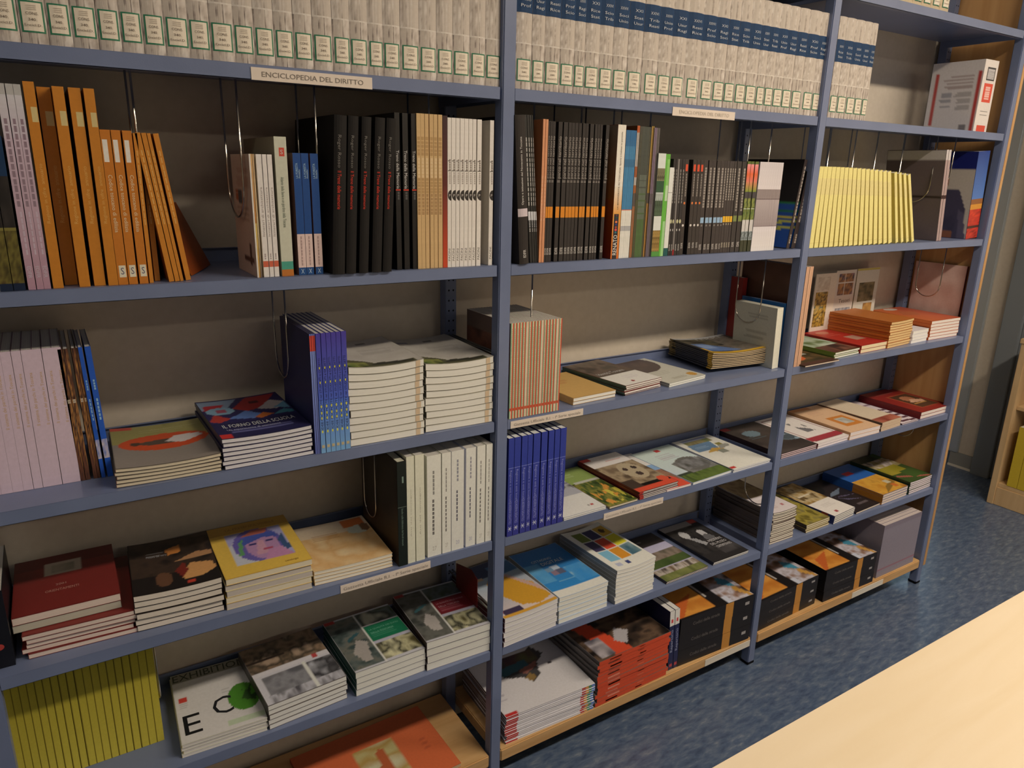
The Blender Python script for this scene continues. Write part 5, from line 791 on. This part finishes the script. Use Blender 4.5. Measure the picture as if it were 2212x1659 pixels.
ROW('catalogue', 'book', 'band', 'black spines with bright orange band, middle bay', 'black spines with orange band', 0.01, 1.377, 0.2, 0.295, 0.0, [(0.1071, 0.004, 0.0, 0.0), (0.112, 0.006, 0.0, 0.0), (0.1185, 0.007, 0.0, 0.0), (0.1333, 0.01, 0.0, 0.0), (0.147, 0.011, 0.0, 0.0), (0.16, 0.008, 0.0, 0.0), (0.1687, 0.008, 0.0, 0.0), (0.1776, 0.008, 0.0, 0.0), (0.187, 0.008, 0.0, 0.0), (0.1979, 0.008, 0.0, 0.0), (0.2065, 0.007, 0.0, 0.0), (0.2184, 0.01, 0.0, 0.0), (0.2316, 0.007, 0.0, 0.0), (0.2396, 0.006, 0.0, 0.0), (0.2467, 0.006, 0.0, 0.0), (0.2627, 0.009, 0.0, 0.0)])
ROW('book', 'book', 'renato', 'thick orange-to-white book lettered RENATO, middle bay', None, 0.003, 1.377, 0.215, 0.297, 0.0, [(0.291, 0.023, 0.0, 0.0)])
ROW('magazine', 'magazine', 'blue_w', 'thin issues blue above and white below, beside the RENATO book', 'blue and white thin issues', 0.009, 1.377, 0.2, 0.287, 0.0, [(0.3206, 0.004, 0.0, 0.0), (0.325, 0.004, 0.0, 0.0), (0.3293, 0.004, 0.0, 0.0), (0.3338, 0.004, 0.0, 0.0), (0.3382, 0.004, 0.0, 0.0), (0.3426, 0.004, 0.0, 0.0), (0.3471, 0.004, 0.0, 0.0)])
ROW('magazine', 'magazine', 'stripe_o', 'thin issues with orange and white broken stripes', 'orange striped thin issues', 0.01, 1.377, 0.2, 0.298, 0.0, [(0.3532, 0.0035, 0.0, 0.0), (0.3572, 0.0035, 0.0, 0.0)])
ROW('magazine', 'magazine', ['khaki', 'khaki', 'fern', 'fern', 'fern', 'fern', 'fern', 'khaki'], 'thin grey-green issues, middle bay', 'thin grey-green issues', 0.012, 1.377, 0.2, 0.297, 0.0, [(0.3634, 0.004, 0.0, 0.0), (0.3676, 0.004, 0.0, 0.0), (0.3719, 0.004, 0.0, 0.0), (0.3761, 0.004, 0.0, 0.0), (0.3804, 0.004, 0.0, 0.0), (0.3847, 0.004, 0.0, 0.0), (0.3889, 0.004, 0.0, 0.0), (0.3932, 0.004, 0.0, 0.0)])
ROW('magazine', 'magazine', 'mustard', 'thin issues with mustard yellow stripe', 'mustard striped thin issues', 0.012, 1.377, 0.2, 0.299, 0.0, [(0.3981, 0.004, 0.0, 0.0), (0.4023, 0.004, 0.0, 0.0)])
ROW('magazine', 'magazine', ['plum', 'plum', 'greyt', 'greyt'], '', 'plum and grey thin issues', 0.01, 1.377, 0.2, 0.296, 0.0, [(0.4053, 0.004, 0.0, 0.0), (0.4098, 0.004, 0.0, 0.0), (0.4142, 0.004, 0.0, 0.0), (0.4191, 0.004, 0.0, 0.0)], ['left one of two thin purple-striped issues, middle bay', 'right one of two thin purple-striped issues, middle bay', 'left one of two plain grey issues beside the photo-printed spines', 'right one of two plain grey issues beside the photo-printed spines'])
ROW('book', 'book', 'photo_w', 'spines with white bands and green photos, middle bay', 'photo-printed spines', 0.006, 1.377, 0.17, 0.24, 0.0, [(0.4205, 0.006, 0.0, 0.0), (0.4264, 0.006, 0.0, 0.0), (0.4323, 0.006, 0.0, 0.0), (0.4382, 0.006, 0.0, 0.0)])
ROW('book', 'book', 'green_s', 'bright green spine beside the photo-printed spines', None, 0.006, 1.377, 0.17, 0.239, 0.0, [(0.4448, 0.014, 0.0, 0.0)])
ROW('book', 'book', 'white_tl', 'white spine with teal foot right of the bright green spine', None, 0.008, 1.377, 0.15, 0.209, 0.0, [(0.462, 0.014, 0.0, 0.0)])
ROW('catalogue', 'book', ['dk_gold', 'dk_gold', 'dk_grey', 'dk_gold', 'dk_gold', 'dk_dot', 'dk_dot', 'dk_dot', 'dk_dot', 'dk_blue', 'dk_blue', 'dk_blue', 'dk_blue', 'dk_blue', 'dk_blue', 'dk_yel', 'dk_yel', 'dk_yel', 'dk_yel', 'dk_oliv', 'dk_oliv'], 'dark brown spines with small coloured squares, middle bay', 'dark brown small spines', 0.01, 1.377, 0.16, 0.229, -0.0225, [(0.4794, 0.007, 0.0, 0.0), (0.4875, 0.006, 0.0, 0.0), (0.4942, 0.005, 0.0, 0.0), (0.5, 0.008, 0.0, 0.0), (0.5092, 0.008, 0.0, 0.0), (0.5178, 0.012, 0.0, 0.0), (0.5444, 0.012, 0.0, 0.0), (0.5574, 0.012, 0.0, 0.0), (0.5704, 0.011, 0.0, 0.0), (0.5819, 0.014, 0.0, 0.0), (0.5993, 0.013, 0.0, 0.0), (0.6127, 0.012, 0.0, 0.0), (0.6279, 0.013, 0.0, 0.0), (0.6415, 0.013, 0.0, 0.0), (0.655, 0.008, 0.0, 0.0), (0.6637, 0.009, 0.0, 0.0), (0.6736, 0.009, 0.0, 0.0), (0.683, 0.007, 0.0, 0.0), (0.691, 0.008, 0.0, 0.0), (0.7012, 0.016, 0.0, 0.0), (0.7198, 0.018, 0.0, 0.0)])
ROW('book', 'book', 'tulip', 'spines with pink tulip photo above green foliage', 'tulip photo spines', 0.008, 1.377, 0.16, 0.23, -0.0225, [(0.7362, 0.012, 0.0, 0.0), (0.7496, 0.012, 0.0, 0.0), (0.7652, 0.013, 0.0, 0.0)])
ROW('magazine', 'magazine', 'white_m', 'thin white spines with mauve middle, right end of middle bay', 'white and mauve thin spines', 0.006, 1.377, 0.16, 0.23, 0.0, [(0.7774, 0.009, 0.0, 0.0), (0.7865, 0.009, 0.0, 0.0), (0.7956, 0.009, 0.0, 0.0), (0.8047, 0.009, 0.0, 0.0), (0.8139, 0.009, 0.0, 0.0), (0.8231, 0.009, 0.0, 0.0), (0.8324, 0.009, 0.0, 0.0), (0.8417, 0.009, 0.0, 0.0), (0.8511, 0.009, 0.0, 0.0), (0.8605, 0.009, 0.0, 0.0)])
ROW('book', 'book', ['poster', 'poster'], '', 'books with blue and black poster cover', 0.016, 1.377, 0.2, 0.242, 0.1313, [(0.9367, 0.012, 0.0, 0.0), (0.9577, 0.016, 0.0, 0.0)], ['black book with blue yellow-striped cover leaning by the second middle upright', 'dark brown spine right beside the upright, behind the striped cover'])
ROW('magazine', 'magazine', 'yellow', 'pale yellow spines packed together, right bay', 'packed pale yellow spines', 0.006, 1.377, 0.17, 0.224, -0.2126, [(1.0242, 0.0175, 0.0, 0.0, 0.0), (1.0465, 0.0175, 0.0, 0.0, -0.0185), (1.0691, 0.0175, 0.0, 0.0, -0.0371), (1.092, 0.0175, 0.0, 0.0, -0.0556), (1.1151, 0.0175, 0.0, 0.0, -0.0742), (1.1385, 0.0175, 0.0, 0.0, -0.0927), (1.1621, 0.0175, 0.0, 0.0, -0.1113), (1.186, 0.0175, 0.0, 0.0, -0.1298), (1.2102, 0.0175, 0.0, 0.0, -0.1484), (1.2347, 0.0175, 0.0, 0.0, -0.1669), (1.2594, 0.0175, 0.0, 0.0, -0.1854), (1.2845, 0.0175, 0.0, 0.0, -0.204), (1.3098, 0.0175, 0.0, 0.0, -0.2225), (1.3354, 0.0175, 0.0, 0.0, -0.2411), (1.3614, 0.0175, 0.0, 0.0, -0.2596), (1.3876, 0.0175, 0.0, 0.0, -0.2782), (1.4142, 0.0175, 0.0, 0.0, -0.2967)])
ROW('magazine', 'magazine', 'yellow', 'pale yellow spines leaning at the end of their row', 'leaning pale yellow spines', 0.012, 1.377, 0.17, 0.224, -0.3658, [(1.4637, 0.013, 0.0, 0.0, -0.3142), (1.4932, 0.013, 0.0, 0.0, -0.3374), (1.5234, 0.013, 0.0, 0.0, -0.3607), (1.5535, 0.013, 0.0, 0.0, -0.384)])
ROW('book', 'book', 'greyfolio', 'tall grey folios with pale top strip beside pale yellow spines', 'tall grey folios', 0.012, 1.377, 0.2, 0.291, -0.1177, [(1.6986, 0.012, 0.0, 0.0), (1.7128, 0.014, 0.0, 0.0)])
ROW('book', 'book', 'portrait', 'tall blue book with man in grey jacket on the cover, right bay', None, 0.02, 1.377, 0.17, 0.292, -0.0694, [(1.8992, 0.074, 0.0, 0.0)])
ROW('book', 'book', 'lilac2', 'lilac spines with gold lettering, third shelf left', 'lilac spines with gold lettering', 0.078, 1.026, 0.17, 0.243, 0.0, [(-0.9542, 0.014, 0.0, 0.0), (-0.94, 0.016, 0.0, 0.0), (-0.9238, 0.015, 0.0, 0.0), (-0.9086, 0.014, 0.0, 0.0), (-0.8939, 0.013, 0.0, 0.0), (-0.8803, 0.015, 0.0, 0.0), (-0.8653, 0.013, 0.0, 0.0), (-0.8514, 0.014, 0.0, 0.0), (-0.8374, 0.013, 0.0, 0.0)])
ROW('book', 'book', 'brownimg', 'brown picture-printed spines beside lilac spines, third shelf', 'brown picture spines', 0.078, 1.026, 0.17, 0.239, -0.0241, [(-0.8236, 0.007, 0.0, 0.0), (-0.8158, 0.007, 0.0, 0.0), (-0.8039, 0.006, 0.0, 0.0), (-0.7974, 0.004, 0.0, 0.0)])
ROW('book', 'book', 'blueimg', 'blue spines leaning on the brown picture spines, third shelf', 'blue spines', 0.076, 1.026, 0.16, 0.24, -0.0322, [(-0.7917, 0.006, 0.0, 0.0), (-0.7822, 0.009, 0.0, 0.0)])
STK('magazine', 'magazine', 'womanmag', 'pile of magazines with a reclining woman in orange oval', 'magazines with orange oval', -0.772, 0.01, 1.026, -0.0355, 0.172, 0.227, 0.0325, 5, 0.004, 0.002, 1)
STK('book', 'book', 'forno', 'pile of white-paged books with coloured patchwork cover', 'patchwork-cover books', -0.5976, 0.0025, 1.026, 0.0133, 0.167, 0.252, 0.059, 7, 0.003, 0.002, 2)
ROW('booklet', 'booklet', 'slimblue', 'slim blue booklets with red tip, third shelf', 'slim red-tipped booklets', 0.004, 1.026, 0.2, 0.241, 0.0, [(-0.4265, 0.003, 0.0, 0.0), (-0.4226, 0.003, 0.0, 0.0), (-0.4189, 0.003, 0.0, 0.0)])
ROW('book', 'book', 'idee', 'violet-to-blue spines with dark lettering, third shelf', 'violet-to-blue spines', 0.002, 1.026, 0.22, 0.241, 0.0, [(-0.4154, 0.009, 0.0, 0.0), (-0.405, 0.009, 0.0, 0.0), (-0.3952, 0.009, 0.0, 0.0), (-0.3854, 0.009, 0.0, 0.0), (-0.3757, 0.009, 0.0, 0.0), (-0.3656, 0.01, 0.0, 0.0)])
STK('book', 'book', 'whitepile', 'left pile of thick white-paged books, third shelf', 'thick white-paged books, left pile', -0.3521, 0.0073, 1.026, -0.0136, 0.163, 0.235, 0.161, 11, 0.006, 0.002, 3)
STK('book', 'book', 'whitepile', 'right pile of thick white-paged books, beside the upright', 'thick white-paged books, right pile', -0.1833, 0.0115, 1.026, -0.034, 0.163, 0.25, 0.147, 10, 0.006, 0.002, 4)
ROW('gazette_issue', 'magazine', ['gazz', 'gazz', 'gazz', 'gazz', 'gazz', 'gazz_p', 'gazz', 'gazz', 'gazz', 'gazz', 'gazz_p', 'gazz', 'gazz', 'gazz', 'gazz', 'gazz_p', 'gazz'], 'green, white and red gazette spines, third shelf', 'green white red gazette spines', 0.002, 1.026, 0.2, 0.222, 0.0, [(0.0198, 0.008, 0.0, 0.0), (0.0277, 0.008, 0.0, 0.0), (0.0356, 0.008, 0.0, 0.0), (0.0436, 0.008, 0.0, 0.0), (0.0516, 0.008, 0.0, 0.0), (0.0597, 0.008, 0.0, 0.0), (0.0678, 0.008, 0.0, 0.0), (0.0759, 0.008, 0.0, 0.0), (0.0841, 0.008, 0.0, 0.0), (0.0923, 0.008, 0.0, 0.0), (0.1005, 0.008, 0.0, 0.0), (0.1088, 0.008, 0.0, 0.0), (0.1172, 0.008, 0.0, 0.0), (0.1256, 0.008, 0.0, 0.0), (0.134, 0.008, 0.0, 0.0), (0.1424, 0.008, 0.0, 0.0), (0.151, 0.008, 0.0, 0.0)])
STK('book', 'book', 'ochrebk', 'pair of ochre books beside the gazette spines', 'ochre books', 0.2115, 0.0142, 1.026, 0.0517, 0.14, 0.2, 0.0185, 2, 0, 0.002, 5, ['upper of two plain ochre books beside the gazette spines', 'lower of two plain ochre books beside the gazette spines'])
STK('catalogue', 'book', 'mystt', 'dark and white covers with red-green spines, third shelf', 'red-green spined catalogues', 0.3744, 0.0114, 1.026, 0.1362, 0.142, 0.232, 0.028, 5, 0, 0.006, 6)
STK('book', 'book', 'darkcirc', 'white books with a dark round shape on the cover', 'dark round shape books', 0.5331, 0.0188, 1.026, 0.1264, 0.158, 0.224, 0.011, 2, 0, 0.002, 7, ['upper of two white books with dark round shape on cover', 'lower of two white books with dark round shape on cover'])
STK('magazine', 'magazine', 'yelmag', 'black magazines with yellow edges and sagging pages', 'black and yellow magazines', 0.7422, 0.0668, 1.0375, -0.1, 0.205, 0.195, 0.043, 9, 0.007, 0.002, 8)
ROW('book', 'book', 'creambk', 'cream softback facing left behind a hanging wire, third shelf', None, 0.02, 1.026, 0.155, 0.181, -0.0397, [(0.9456, 0.026, 0.0, 0.0)])
ROW('book', 'book', 'bluebk', 'thin blue cover rising behind the cream softback', None, 0.03, 1.026, 0.16, 0.19, -0.0281, [(0.9893, 0.007, 0.0, 0.0)])
ROW('book', 'book', 'redbk', 'narrow red book standing at the back by the wall, third shelf', None, 0.2, 1.026, 0.055, 0.242, 0.0, [(0.9924, 0.019, 0.0, 0.0)])
ROW('book', 'book', 'peach', 'tall peach books seen past the upright, third shelf', 'tall peach books', 0.004, 1.026, 0.23, 0.298, 0.0, [(1.0231, 0.014, 0.0, 0.0), (1.0389, 0.016, 0.0, 0.0)])
ROW('brochure', 'brochure', 'broch_c', 'cream brochure with golden painting leaning at the wall', None, 0.235, 1.026, 0.003, 0.227, 0.0, [(1.4023, 0.117, 0.0, 0.0)])
ROW('brochure', 'brochure', 'broch_a', 'white brochure with photo blocks leaning at the wall', None, 0.24, 1.026, 0.003, 0.232, 0.0, [(1.5214, 0.117, 0.0, 0.0)])
ROW('brochure', 'brochure', 'broch_b', 'yellow-edged brochure beside the white photo-block brochure', None, 0.24, 1.026, 0.003, 0.233, 0.0, [(1.6446, 0.135, 0.0, 0.0)])
STK('booklet', 'booklet', 'brownbooklet', 'brown booklet with an orange spot poking over the shelf edge', None, 1.0501, -0.0169, 1.026, 0.0132, 0.17, 0.17, 0.005, 1, 0, 0.002, 9)
STK('book', 'book', 'greenpile', 'green-spined books with pale leafy cover', 'green-spined books', 1.2283, 0.0078, 1.0262, 0.0653, 0.142, 0.2, 0.02, 3, 0, 0.003, 10)
STK('book', 'book', 'redsoft', 'red softbacks between the green and rust piles', 'red softbacks', 1.3731, 0.0138, 1.026, 0.0286, 0.152, 0.22, 0.026, 2, 0, 0.002, 11, ['upper of two red softbacks between green and rust piles', 'lower of two red softbacks between green and rust piles'])
STK('book', 'book', 'rustpile', 'tall pile of rust-orange spines with cream pages', 'rust-orange pile', 1.5229, 0.0139, 1.026, 0.078, 0.155, 0.23, 0.088, 10, 0.002, 0.002, 12)
STK('booklet', 'booklet', 'whitesmall', 'small white pile between rust and orange piles', 'small white booklets', 1.6744, 0.0196, 1.026, 0.0515, 0.108, 0.12, 0.044, 4, 0, 0.002, 13)
STK('book', 'book', 'orangepile', 'bright orange softbacks piled at the right end, third shelf', 'bright orange softbacks', 1.789, 0.0229, 1.026, -0.0156, 0.186, 0.235, 0.0685, 6, 0, 0.002, 14)
ROW('book', 'book', 'pinkbk', 'pale pink folio with dark red spine at the right end panel', None, 0.045, 1.026, 0.19, 0.248, 0.0, [(2.0035, 0.019, 0.0, 0.0)])
ROW('book', 'book', 'blackbk', 'black book with a red dot, far left of fourth shelf', None, 0.03, 0.729, 0.18, 0.146, 0.0, [(-0.9967, 0.036, 0.0, 0.0)])
STK('book', 'book', 'maroon', 'lower maroon books at the far left, fourth shelf', 'lower maroon books', -0.9464, 0.035, 0.729, -0.043, 0.175, 0.226, 0.047, 5, 0, 0.005, 15)
STK('book', 'book', ['greymar', 'maroon'], '', 'maroon books on top', -0.9573, 0.0486, 0.777, -0.0117, 0.168, 0.212, 0.03, 2, 0, 0.002, 16, ['topmost maroon book with pale picture, shifted left on its pile', 'grey-edged book second from top of the maroon pile'])
STK('book', 'book', 'darkart', 'pile of books with dark painted figures cover', 'dark painted cover books', -0.7709, 0.0236, 0.729, -0.0508, 0.153, 0.212, 0.0735, 6, 0.003, 0.004, 17)
STK('book', 'book', ['greypg', 'yelart', 'greypg', 'greypg', 'yelart', 'yelart'], 'pile of yellow-framed portrait books', 'yellow portrait books', -0.612, 0.0145, 0.729, -0.019, 0.169, 0.229, 0.068, 5, 0, 0.004, 18)
STK('book', 'book', 'sandbk', 'pile of sandy orange-and-cream books beside yellow portrait pile', 'sandy cream books', -0.4401, 0.0157, 0.729, -0.0397, 0.172, 0.206, 0.032, 4, 0.002, 0.002, 19)
ROW('book', 'book', 'greenblack', 'dark green hardback with brown cover facing left, fourth shelf', None, 0.002, 0.729, 0.21, 0.246, 0.0, [(-0.2566, 0.021, 0.0, 0.0)])
ROW('book', 'book', 'ivory', 'plain ivory spines beside the dark green hardback', 'plain ivory spines', 0.004, 0.729, 0.2, 0.253, 0.0, [(-0.2341, 0.018, 0.0, 0.0), (-0.2139, 0.021, 0.0, 0.0)])
ROW('book', 'book', ['ivory2', 'ivory2', 'lilacw', 'lilacw', 'ivory2', 'ivory2'], 'thick pale volumes left of the upright, fourth shelf', 'thick pale volumes', 0.006, 0.729, 0.2, 0.244, 0.0, [(-0.185, 0.034, 0.0, 0.0), (-0.1483, 0.022, 0.0, 0.0), (-0.1246, 0.031, 0.0, 0.0), (-0.0882, 0.025, 0.0, 0.0), (-0.0594, 0.021, 0.0, 0.0), (-0.0356, 0.016, 0.0, 0.0)])
ROW('book', 'book', 'navybk', 'navy blue volumes with pale lettering, fourth shelf', 'navy blue volumes', 0.0, 0.729, 0.2, 0.25, 0.0, [(0.0204, 0.015, 0.0, 0.0), (0.0368, 0.017, 0.0, 0.0), (0.0566, 0.016, 0.0, 0.0), (0.0737, 0.013, 0.0, 0.0), (0.0895, 0.019, 0.0, 0.0), (0.112, 0.017, 0.0, 0.0), (0.1327, 0.016, 0.0, 0.0), (0.1509, 0.015, 0.0, 0.0), (0.1678, 0.017, 0.0, 0.0)])
STK('book', 'book', 'bwcover', '', 'white books with grey photo', 0.1876, -0.0013, 0.729, 0.0086, 0.137, 0.235, 0.01, 2, 0, 0.002, 20, ['upper of two white books with grey photo beside navy volumes', 'lower of two white books with grey photo beside navy volumes'])
STK('book', 'book', 'flowers', 'book with orange and yellow flowers on the cover', None, 0.3336, -0.0036, 0.729, 0.0276, 0.1, 0.26, 0.0055, 1, 0, 0.002, 21)
STK('book', 'book', 'furry', 'books with a furry animal face and red corner', 'furry animal books', 0.4376, -0.0012, 0.729, 0.038, 0.148, 0.259, 0.022, 5, 0, 0.002, 22)
STK('book', 'book', 'redland', 'book with red band half hidden behind the furry animal books', None, 0.5412, 0.0014, 0.729, -0.0123, 0.092, 0.26, 0.006, 1, 0, 0.002, 23)
STK('book', 'book', 'tree', 'book with a grey tree in blossom on its cover', None, 0.639, -0.0011, 0.729, 0.0626, 0.173, 0.252, 0.007, 1, 0, 0.002, 24)
STK('book', 'book', 'whiteland', 'white books with blue-grey landscape blocks', 'white landscape books', 0.8089, 0.0024, 0.729, 0.0162, 0.167, 0.256, 0.0105, 3, 0, 0.002, 25)
STK('book', 'book', 'nightbk', 'dark books with a glowing pale shell shape', 'glowing shell books', 1.025, 0.0057, 0.729, 0.0216, 0.225, 0.252, 0.0175, 3, 0, 0.002, 26)
STK('book', 'book', 'whitered', '', 'white books with red stripe', 1.2051, 0.005, 0.729, 0.025, 0.17, 0.252, 0.0185, 2, 0, 0.002, 27, ['upper of two white books with red stripe, fourth shelf', 'lower of two white books with red stripe, fourth shelf'])
STK('book', 'book', 'peachbk', '', 'peach books', 1.3749, 0.0051, 0.729, -0.0212, 0.166, 0.256, 0.027, 2, 0, 0.002, 28, ['upper of two peach books with orange picture frame', 'lower of two peach books with orange picture frame'])
STK('book', 'book', 'creampile', 'cream books with dark red front edge', 'cream dark-red books', 1.5518, 0.0032, 0.729, 0.045, 0.128, 0.252, 0.0325, 6, 0, 0.002, 29)
STK('book', 'book', 'zebra', 'cover with wine-red stripes between cream and crimson books', None, 1.6877, 0.0078, 0.729, 0.006, 0.106, 0.25, 0.005, 1, 0, 0.002, 30)
STK('book', 'book', 'crimson', '', 'crimson books', 1.8137, 0.0129, 0.729, 0.0042, 0.205, 0.247, 0.026, 2, 0, 0.002, 31, ['upper of two crimson hardbacks with framed picture at right end', 'lower of two crimson hardbacks with framed picture at right end'])
ROW('magazine', 'magazine', 'oliveyel', 'olive-yellow spines in the lower left corner', 'olive-yellow spines', 0.093, 0.424, 0.17, 0.246, 0.0, [(-1.0071, 0.012, 0.0, 0.0), (-0.9952, 0.012, 0.0, 0.0), (-0.9831, 0.012, 0.0, 0.0), (-0.971, 0.012, 0.0, 0.0), (-0.9588, 0.012, 0.0, 0.0), (-0.9464, 0.012, 0.0, 0.0), (-0.934, 0.012, 0.0, 0.0), (-0.9214, 0.012, 0.0, 0.0), (-0.9087, 0.012, 0.0, 0.0), (-0.8959, 0.012, 0.0, 0.0), (-0.883, 0.013, 0.0, 0.0), (-0.8699, 0.013, 0.0, 0.0), (-0.8568, 0.013, 0.0, 0.0), (-0.8435, 0.013, 0.0, 0.0), (-0.83, 0.013, 0.0, 0.0), (-0.8165, 0.013, 0.0, 0.0), (-0.8028, 0.013, 0.0, 0.0), (-0.789, 0.014, 0.0, 0.0), (-0.7751, 0.014, 0.0, 0.0), (-0.761, 0.014, 0.0, 0.0)])
STK('book', 'book', 'exhib', 'white books lettered EXHIBITION with green tree', 'exhibition books', -0.7224, 0.0204, 0.424, -0.0513, 0.166, 0.233, 0.0305, 4, 0, 0.002, 32)
STK('book', 'book', 'bwphotos', 'books with brown and grey photo blocks, fifth shelf', 'brown and grey photo books', -0.5545, 0.0091, 0.424, 0.0586, 0.175, 0.216, 0.06, 5, 0, 0.002, 33)
STK('book', 'book', 'greenrep', 'reports with green title block and map', 'green title reports', -0.3616, 0.0136, 0.424, 0.019, 0.173, 0.215, 0.063, 4, 0, 0.002, 34)
STK('book', 'book', 'maroonrep', 'reports with dark red title block and map', 'dark red title reports', -0.1868, 0.0122, 0.424, -0.0375, 0.17, 0.219, 0.079, 4, 0, 0.002, 35)
STK('book', 'book', 'plane', 'books with a large yellow petal shape, fifth shelf', 'yellow petal books', 0.0175, -0.0049, 0.424, 0.0564, 0.169, 0.257, 0.0805, 6, 0.003, 0.002, 36)
STK('book', 'book', 'skypile', 'books with a blue sky cover, fifth shelf', 'blue sky books', 0.193, 0.0078, 0.424, 0.0045, 0.165, 0.25, 0.077, 6, 0.002, 0.002, 37)
STK('book', 'book', 'gridpile', 'white books with a grid of coloured squares', 'coloured squares books', 0.3813, 0.0028, 0.424, 0.0456, 0.149, 0.25, 0.1, 9, 0.006, 0.002, 38)
STK('book', 'book', 'landbk', '', 'green field photo books', 0.5809, 0.0083, 0.424, 0.0226, 0.175, 0.249, 0.008, 2, 0, 0.002, 39, ['upper of two books with green fields and pale sky photo', 'lower of two books with green fields and pale sky photo'])
STK('book', 'book', 'bwbook', '', 'black and white photo books', 0.7804, 0.0142, 0.424, -0.001, 0.158, 0.247, 0.011, 2, 0, 0.002, 40, ['upper of two books with black-and-white photo cover, fifth shelf', 'lower of two books with black-and-white photo cover, fifth shelf'])
STK('magazine', 'magazine', 'thinmag', 'thin brown-spined magazines behind the second middle upright', 'thin brown-spined magazines', 1.0391, 0.015, 0.424, -0.0127, 0.116, 0.246, 0.109, 16, 0.004, 0.004, 41)
STK('book', 'book', 'yelgreen', 'books with mottled yellow-green cover, fifth shelf', 'yellow-green books', 1.2133, 0.0084, 0.424, 0.0102, 0.127, 0.22, 0.03, 4, 0, 0.002, 42)
STK('book', 'book', 'navyspine', 'navy-spined books with a white front half', 'navy-spined books', 1.3552, 0.0006, 0.424, 0.074, 0.131, 0.251, 0.031, 4, 0, 0.002, 43)
STK('book', 'book', 'blackbow', 'black cover with fan of pale lines, fifth shelf', None, 1.4968, 0.0103, 0.424, 0.037, 0.158, 0.245, 0.007, 1, 0, 0.002, 44)
STK('book', 'book', 'bluorange', 'half blue half orange books, fifth shelf', 'blue and orange books', 1.6521, 0.0098, 0.424, 0.0206, 0.166, 0.248, 0.04, 4, 0, 0.002, 45)
STK('magazine', 'magazine', 'greenmag', 'dark green magazines at the right end, fifth shelf', 'dark green magazines', 1.8266, 0.0112, 0.424, 0.0212, 0.156, 0.247, 0.0495, 6, 0.002, 0.002, 46)
STK('folio', 'book', 'folio', 'large orange folio on the bottom board, left bay', None, -0.4591, -0.0091, 0.112, 0.03, 0.36, 0.245, 0.012, 1, 0, 0.002, 47)
STK('book', 'book', 'mapbk', 'white books with dark country map and rainbow corner', 'country map books', 0.0369, 0.0075, 0.112, -0.0407, 0.286, 0.25, 0.085, 14, 0, 0.004, 48)
STK('book', 'book', 'redspine', 'books with bright red-orange spines facing out, bottom board', 'red-orange spine books', 0.3332, -0.0047, 0.112, 0.0171, 0.275, 0.25, 0.15, 12, 0, 0.005, 49)
ROW('book', 'book', 'boxbk', 'navy books with white head, bottom board', 'navy white-headed books', 0.01, 0.112, 0.2, 0.21, -0.06, [(0.6221, 0.019, 0.0, 0.0), (0.6434, 0.018, 0.0, 0.0)])
STK('boxed_volume', 'book', 'cofanetto', 'black boxed volumes at right end of the middle bay', 'black boxed volumes, middle bay', 0.6589, 0.0089, 0.112, -0.0443, 0.31, 0.25, 0.165, 3, 0, 0.001, 50)
STK('boxed_volume', 'book', 'cofanetto', 'black boxed volumes just right of the second middle upright', 'black boxed volumes by the upright', 1.023, 0.0054, 0.112, 0.0313, 0.315, 0.246, 0.115, 3, 0, 0.001, 51)
STK('boxed_volume', 'book', 'cofanetto', 'black boxed volumes beside the grey boards, bottom right', 'black boxed volumes by the grey boards', 1.3673, 0.0044, 0.112, -0.0243, 0.291, 0.25, 0.125, 3, 0, 0.001, 52)
# ------------------------------------------------------------------ finishing touches
for nm in list(ENCS):
    pass
k = 0
for o in ENCS:
    t, h, key = o['_t'], o['_h'], o['_k']
    rs = random.Random(k*3+1)
    if key.startswith('enc') and key != 'enc_tan': spine_label(o, t, h, rs.uniform(.45, .75))
    elif key == 'enc_tan': spine_label(o, t, h, .6)
    if key in ('enc', 'enc_a', 'enc_b'): title_text(o, t, h, k)
    k += 1
for o in ENCS:
    for q in ('_t', '_h', '_k'): del o[q]
# grey boards standing one behind another at the bottom right, facing the room
for i in range(12):
    me, pm = stand_mesh('greyboard', .0165, .2195, .25)
    o = empty('catalogue', (1.690+.0004*(i % 3), .004+.0168*(i+1)-.0003, .1124)); o.rotation_euler = (0, 0, -math.pi/2); link('cover', me, o)
    link('pages', pm, o)
    tag(o, ('front one of the grey-lavender catalogues standing in line at bottom right' if i == 0 else ('rearmost of the grey-lavender catalogues standing in line at bottom right' if i == 11 else ORD[i]+' from front of the grey-lavender catalogues standing at bottom right')), 'catalogue', 'grey-lavender catalogues')
o = put_stand('booklet', 'rust', -.610, .075, 1.3774, .004, .13, .145, R(-24), 'rust-orange booklet sprawled at the right of the leaning orange booklets', 'booklet', None, R(-22))
# things in the low bookcase
for i in range(7):
    me, pm = stand_mesh('yelbind', .045, .31, .24)
    o = empty('binder', (3.094, .19-i*.047, .1172)); o.rotation_euler = (0, 0, -math.pi/2); link('cover', me, o); link('pages', pm, o)
    tag(o, ord_row(i, 7, 'yellow binders in the low wooden bookcase'), 'binder', 'yellow binders in the low bookcase')
STK('book', 'book', 'smallpile', 'small tan books on the middle board of the low bookcase', 'small tan books in the bookcase', 3.10, -.02, .5202, 0.0, .15, .12, .06, 4, 0, .002, 77)
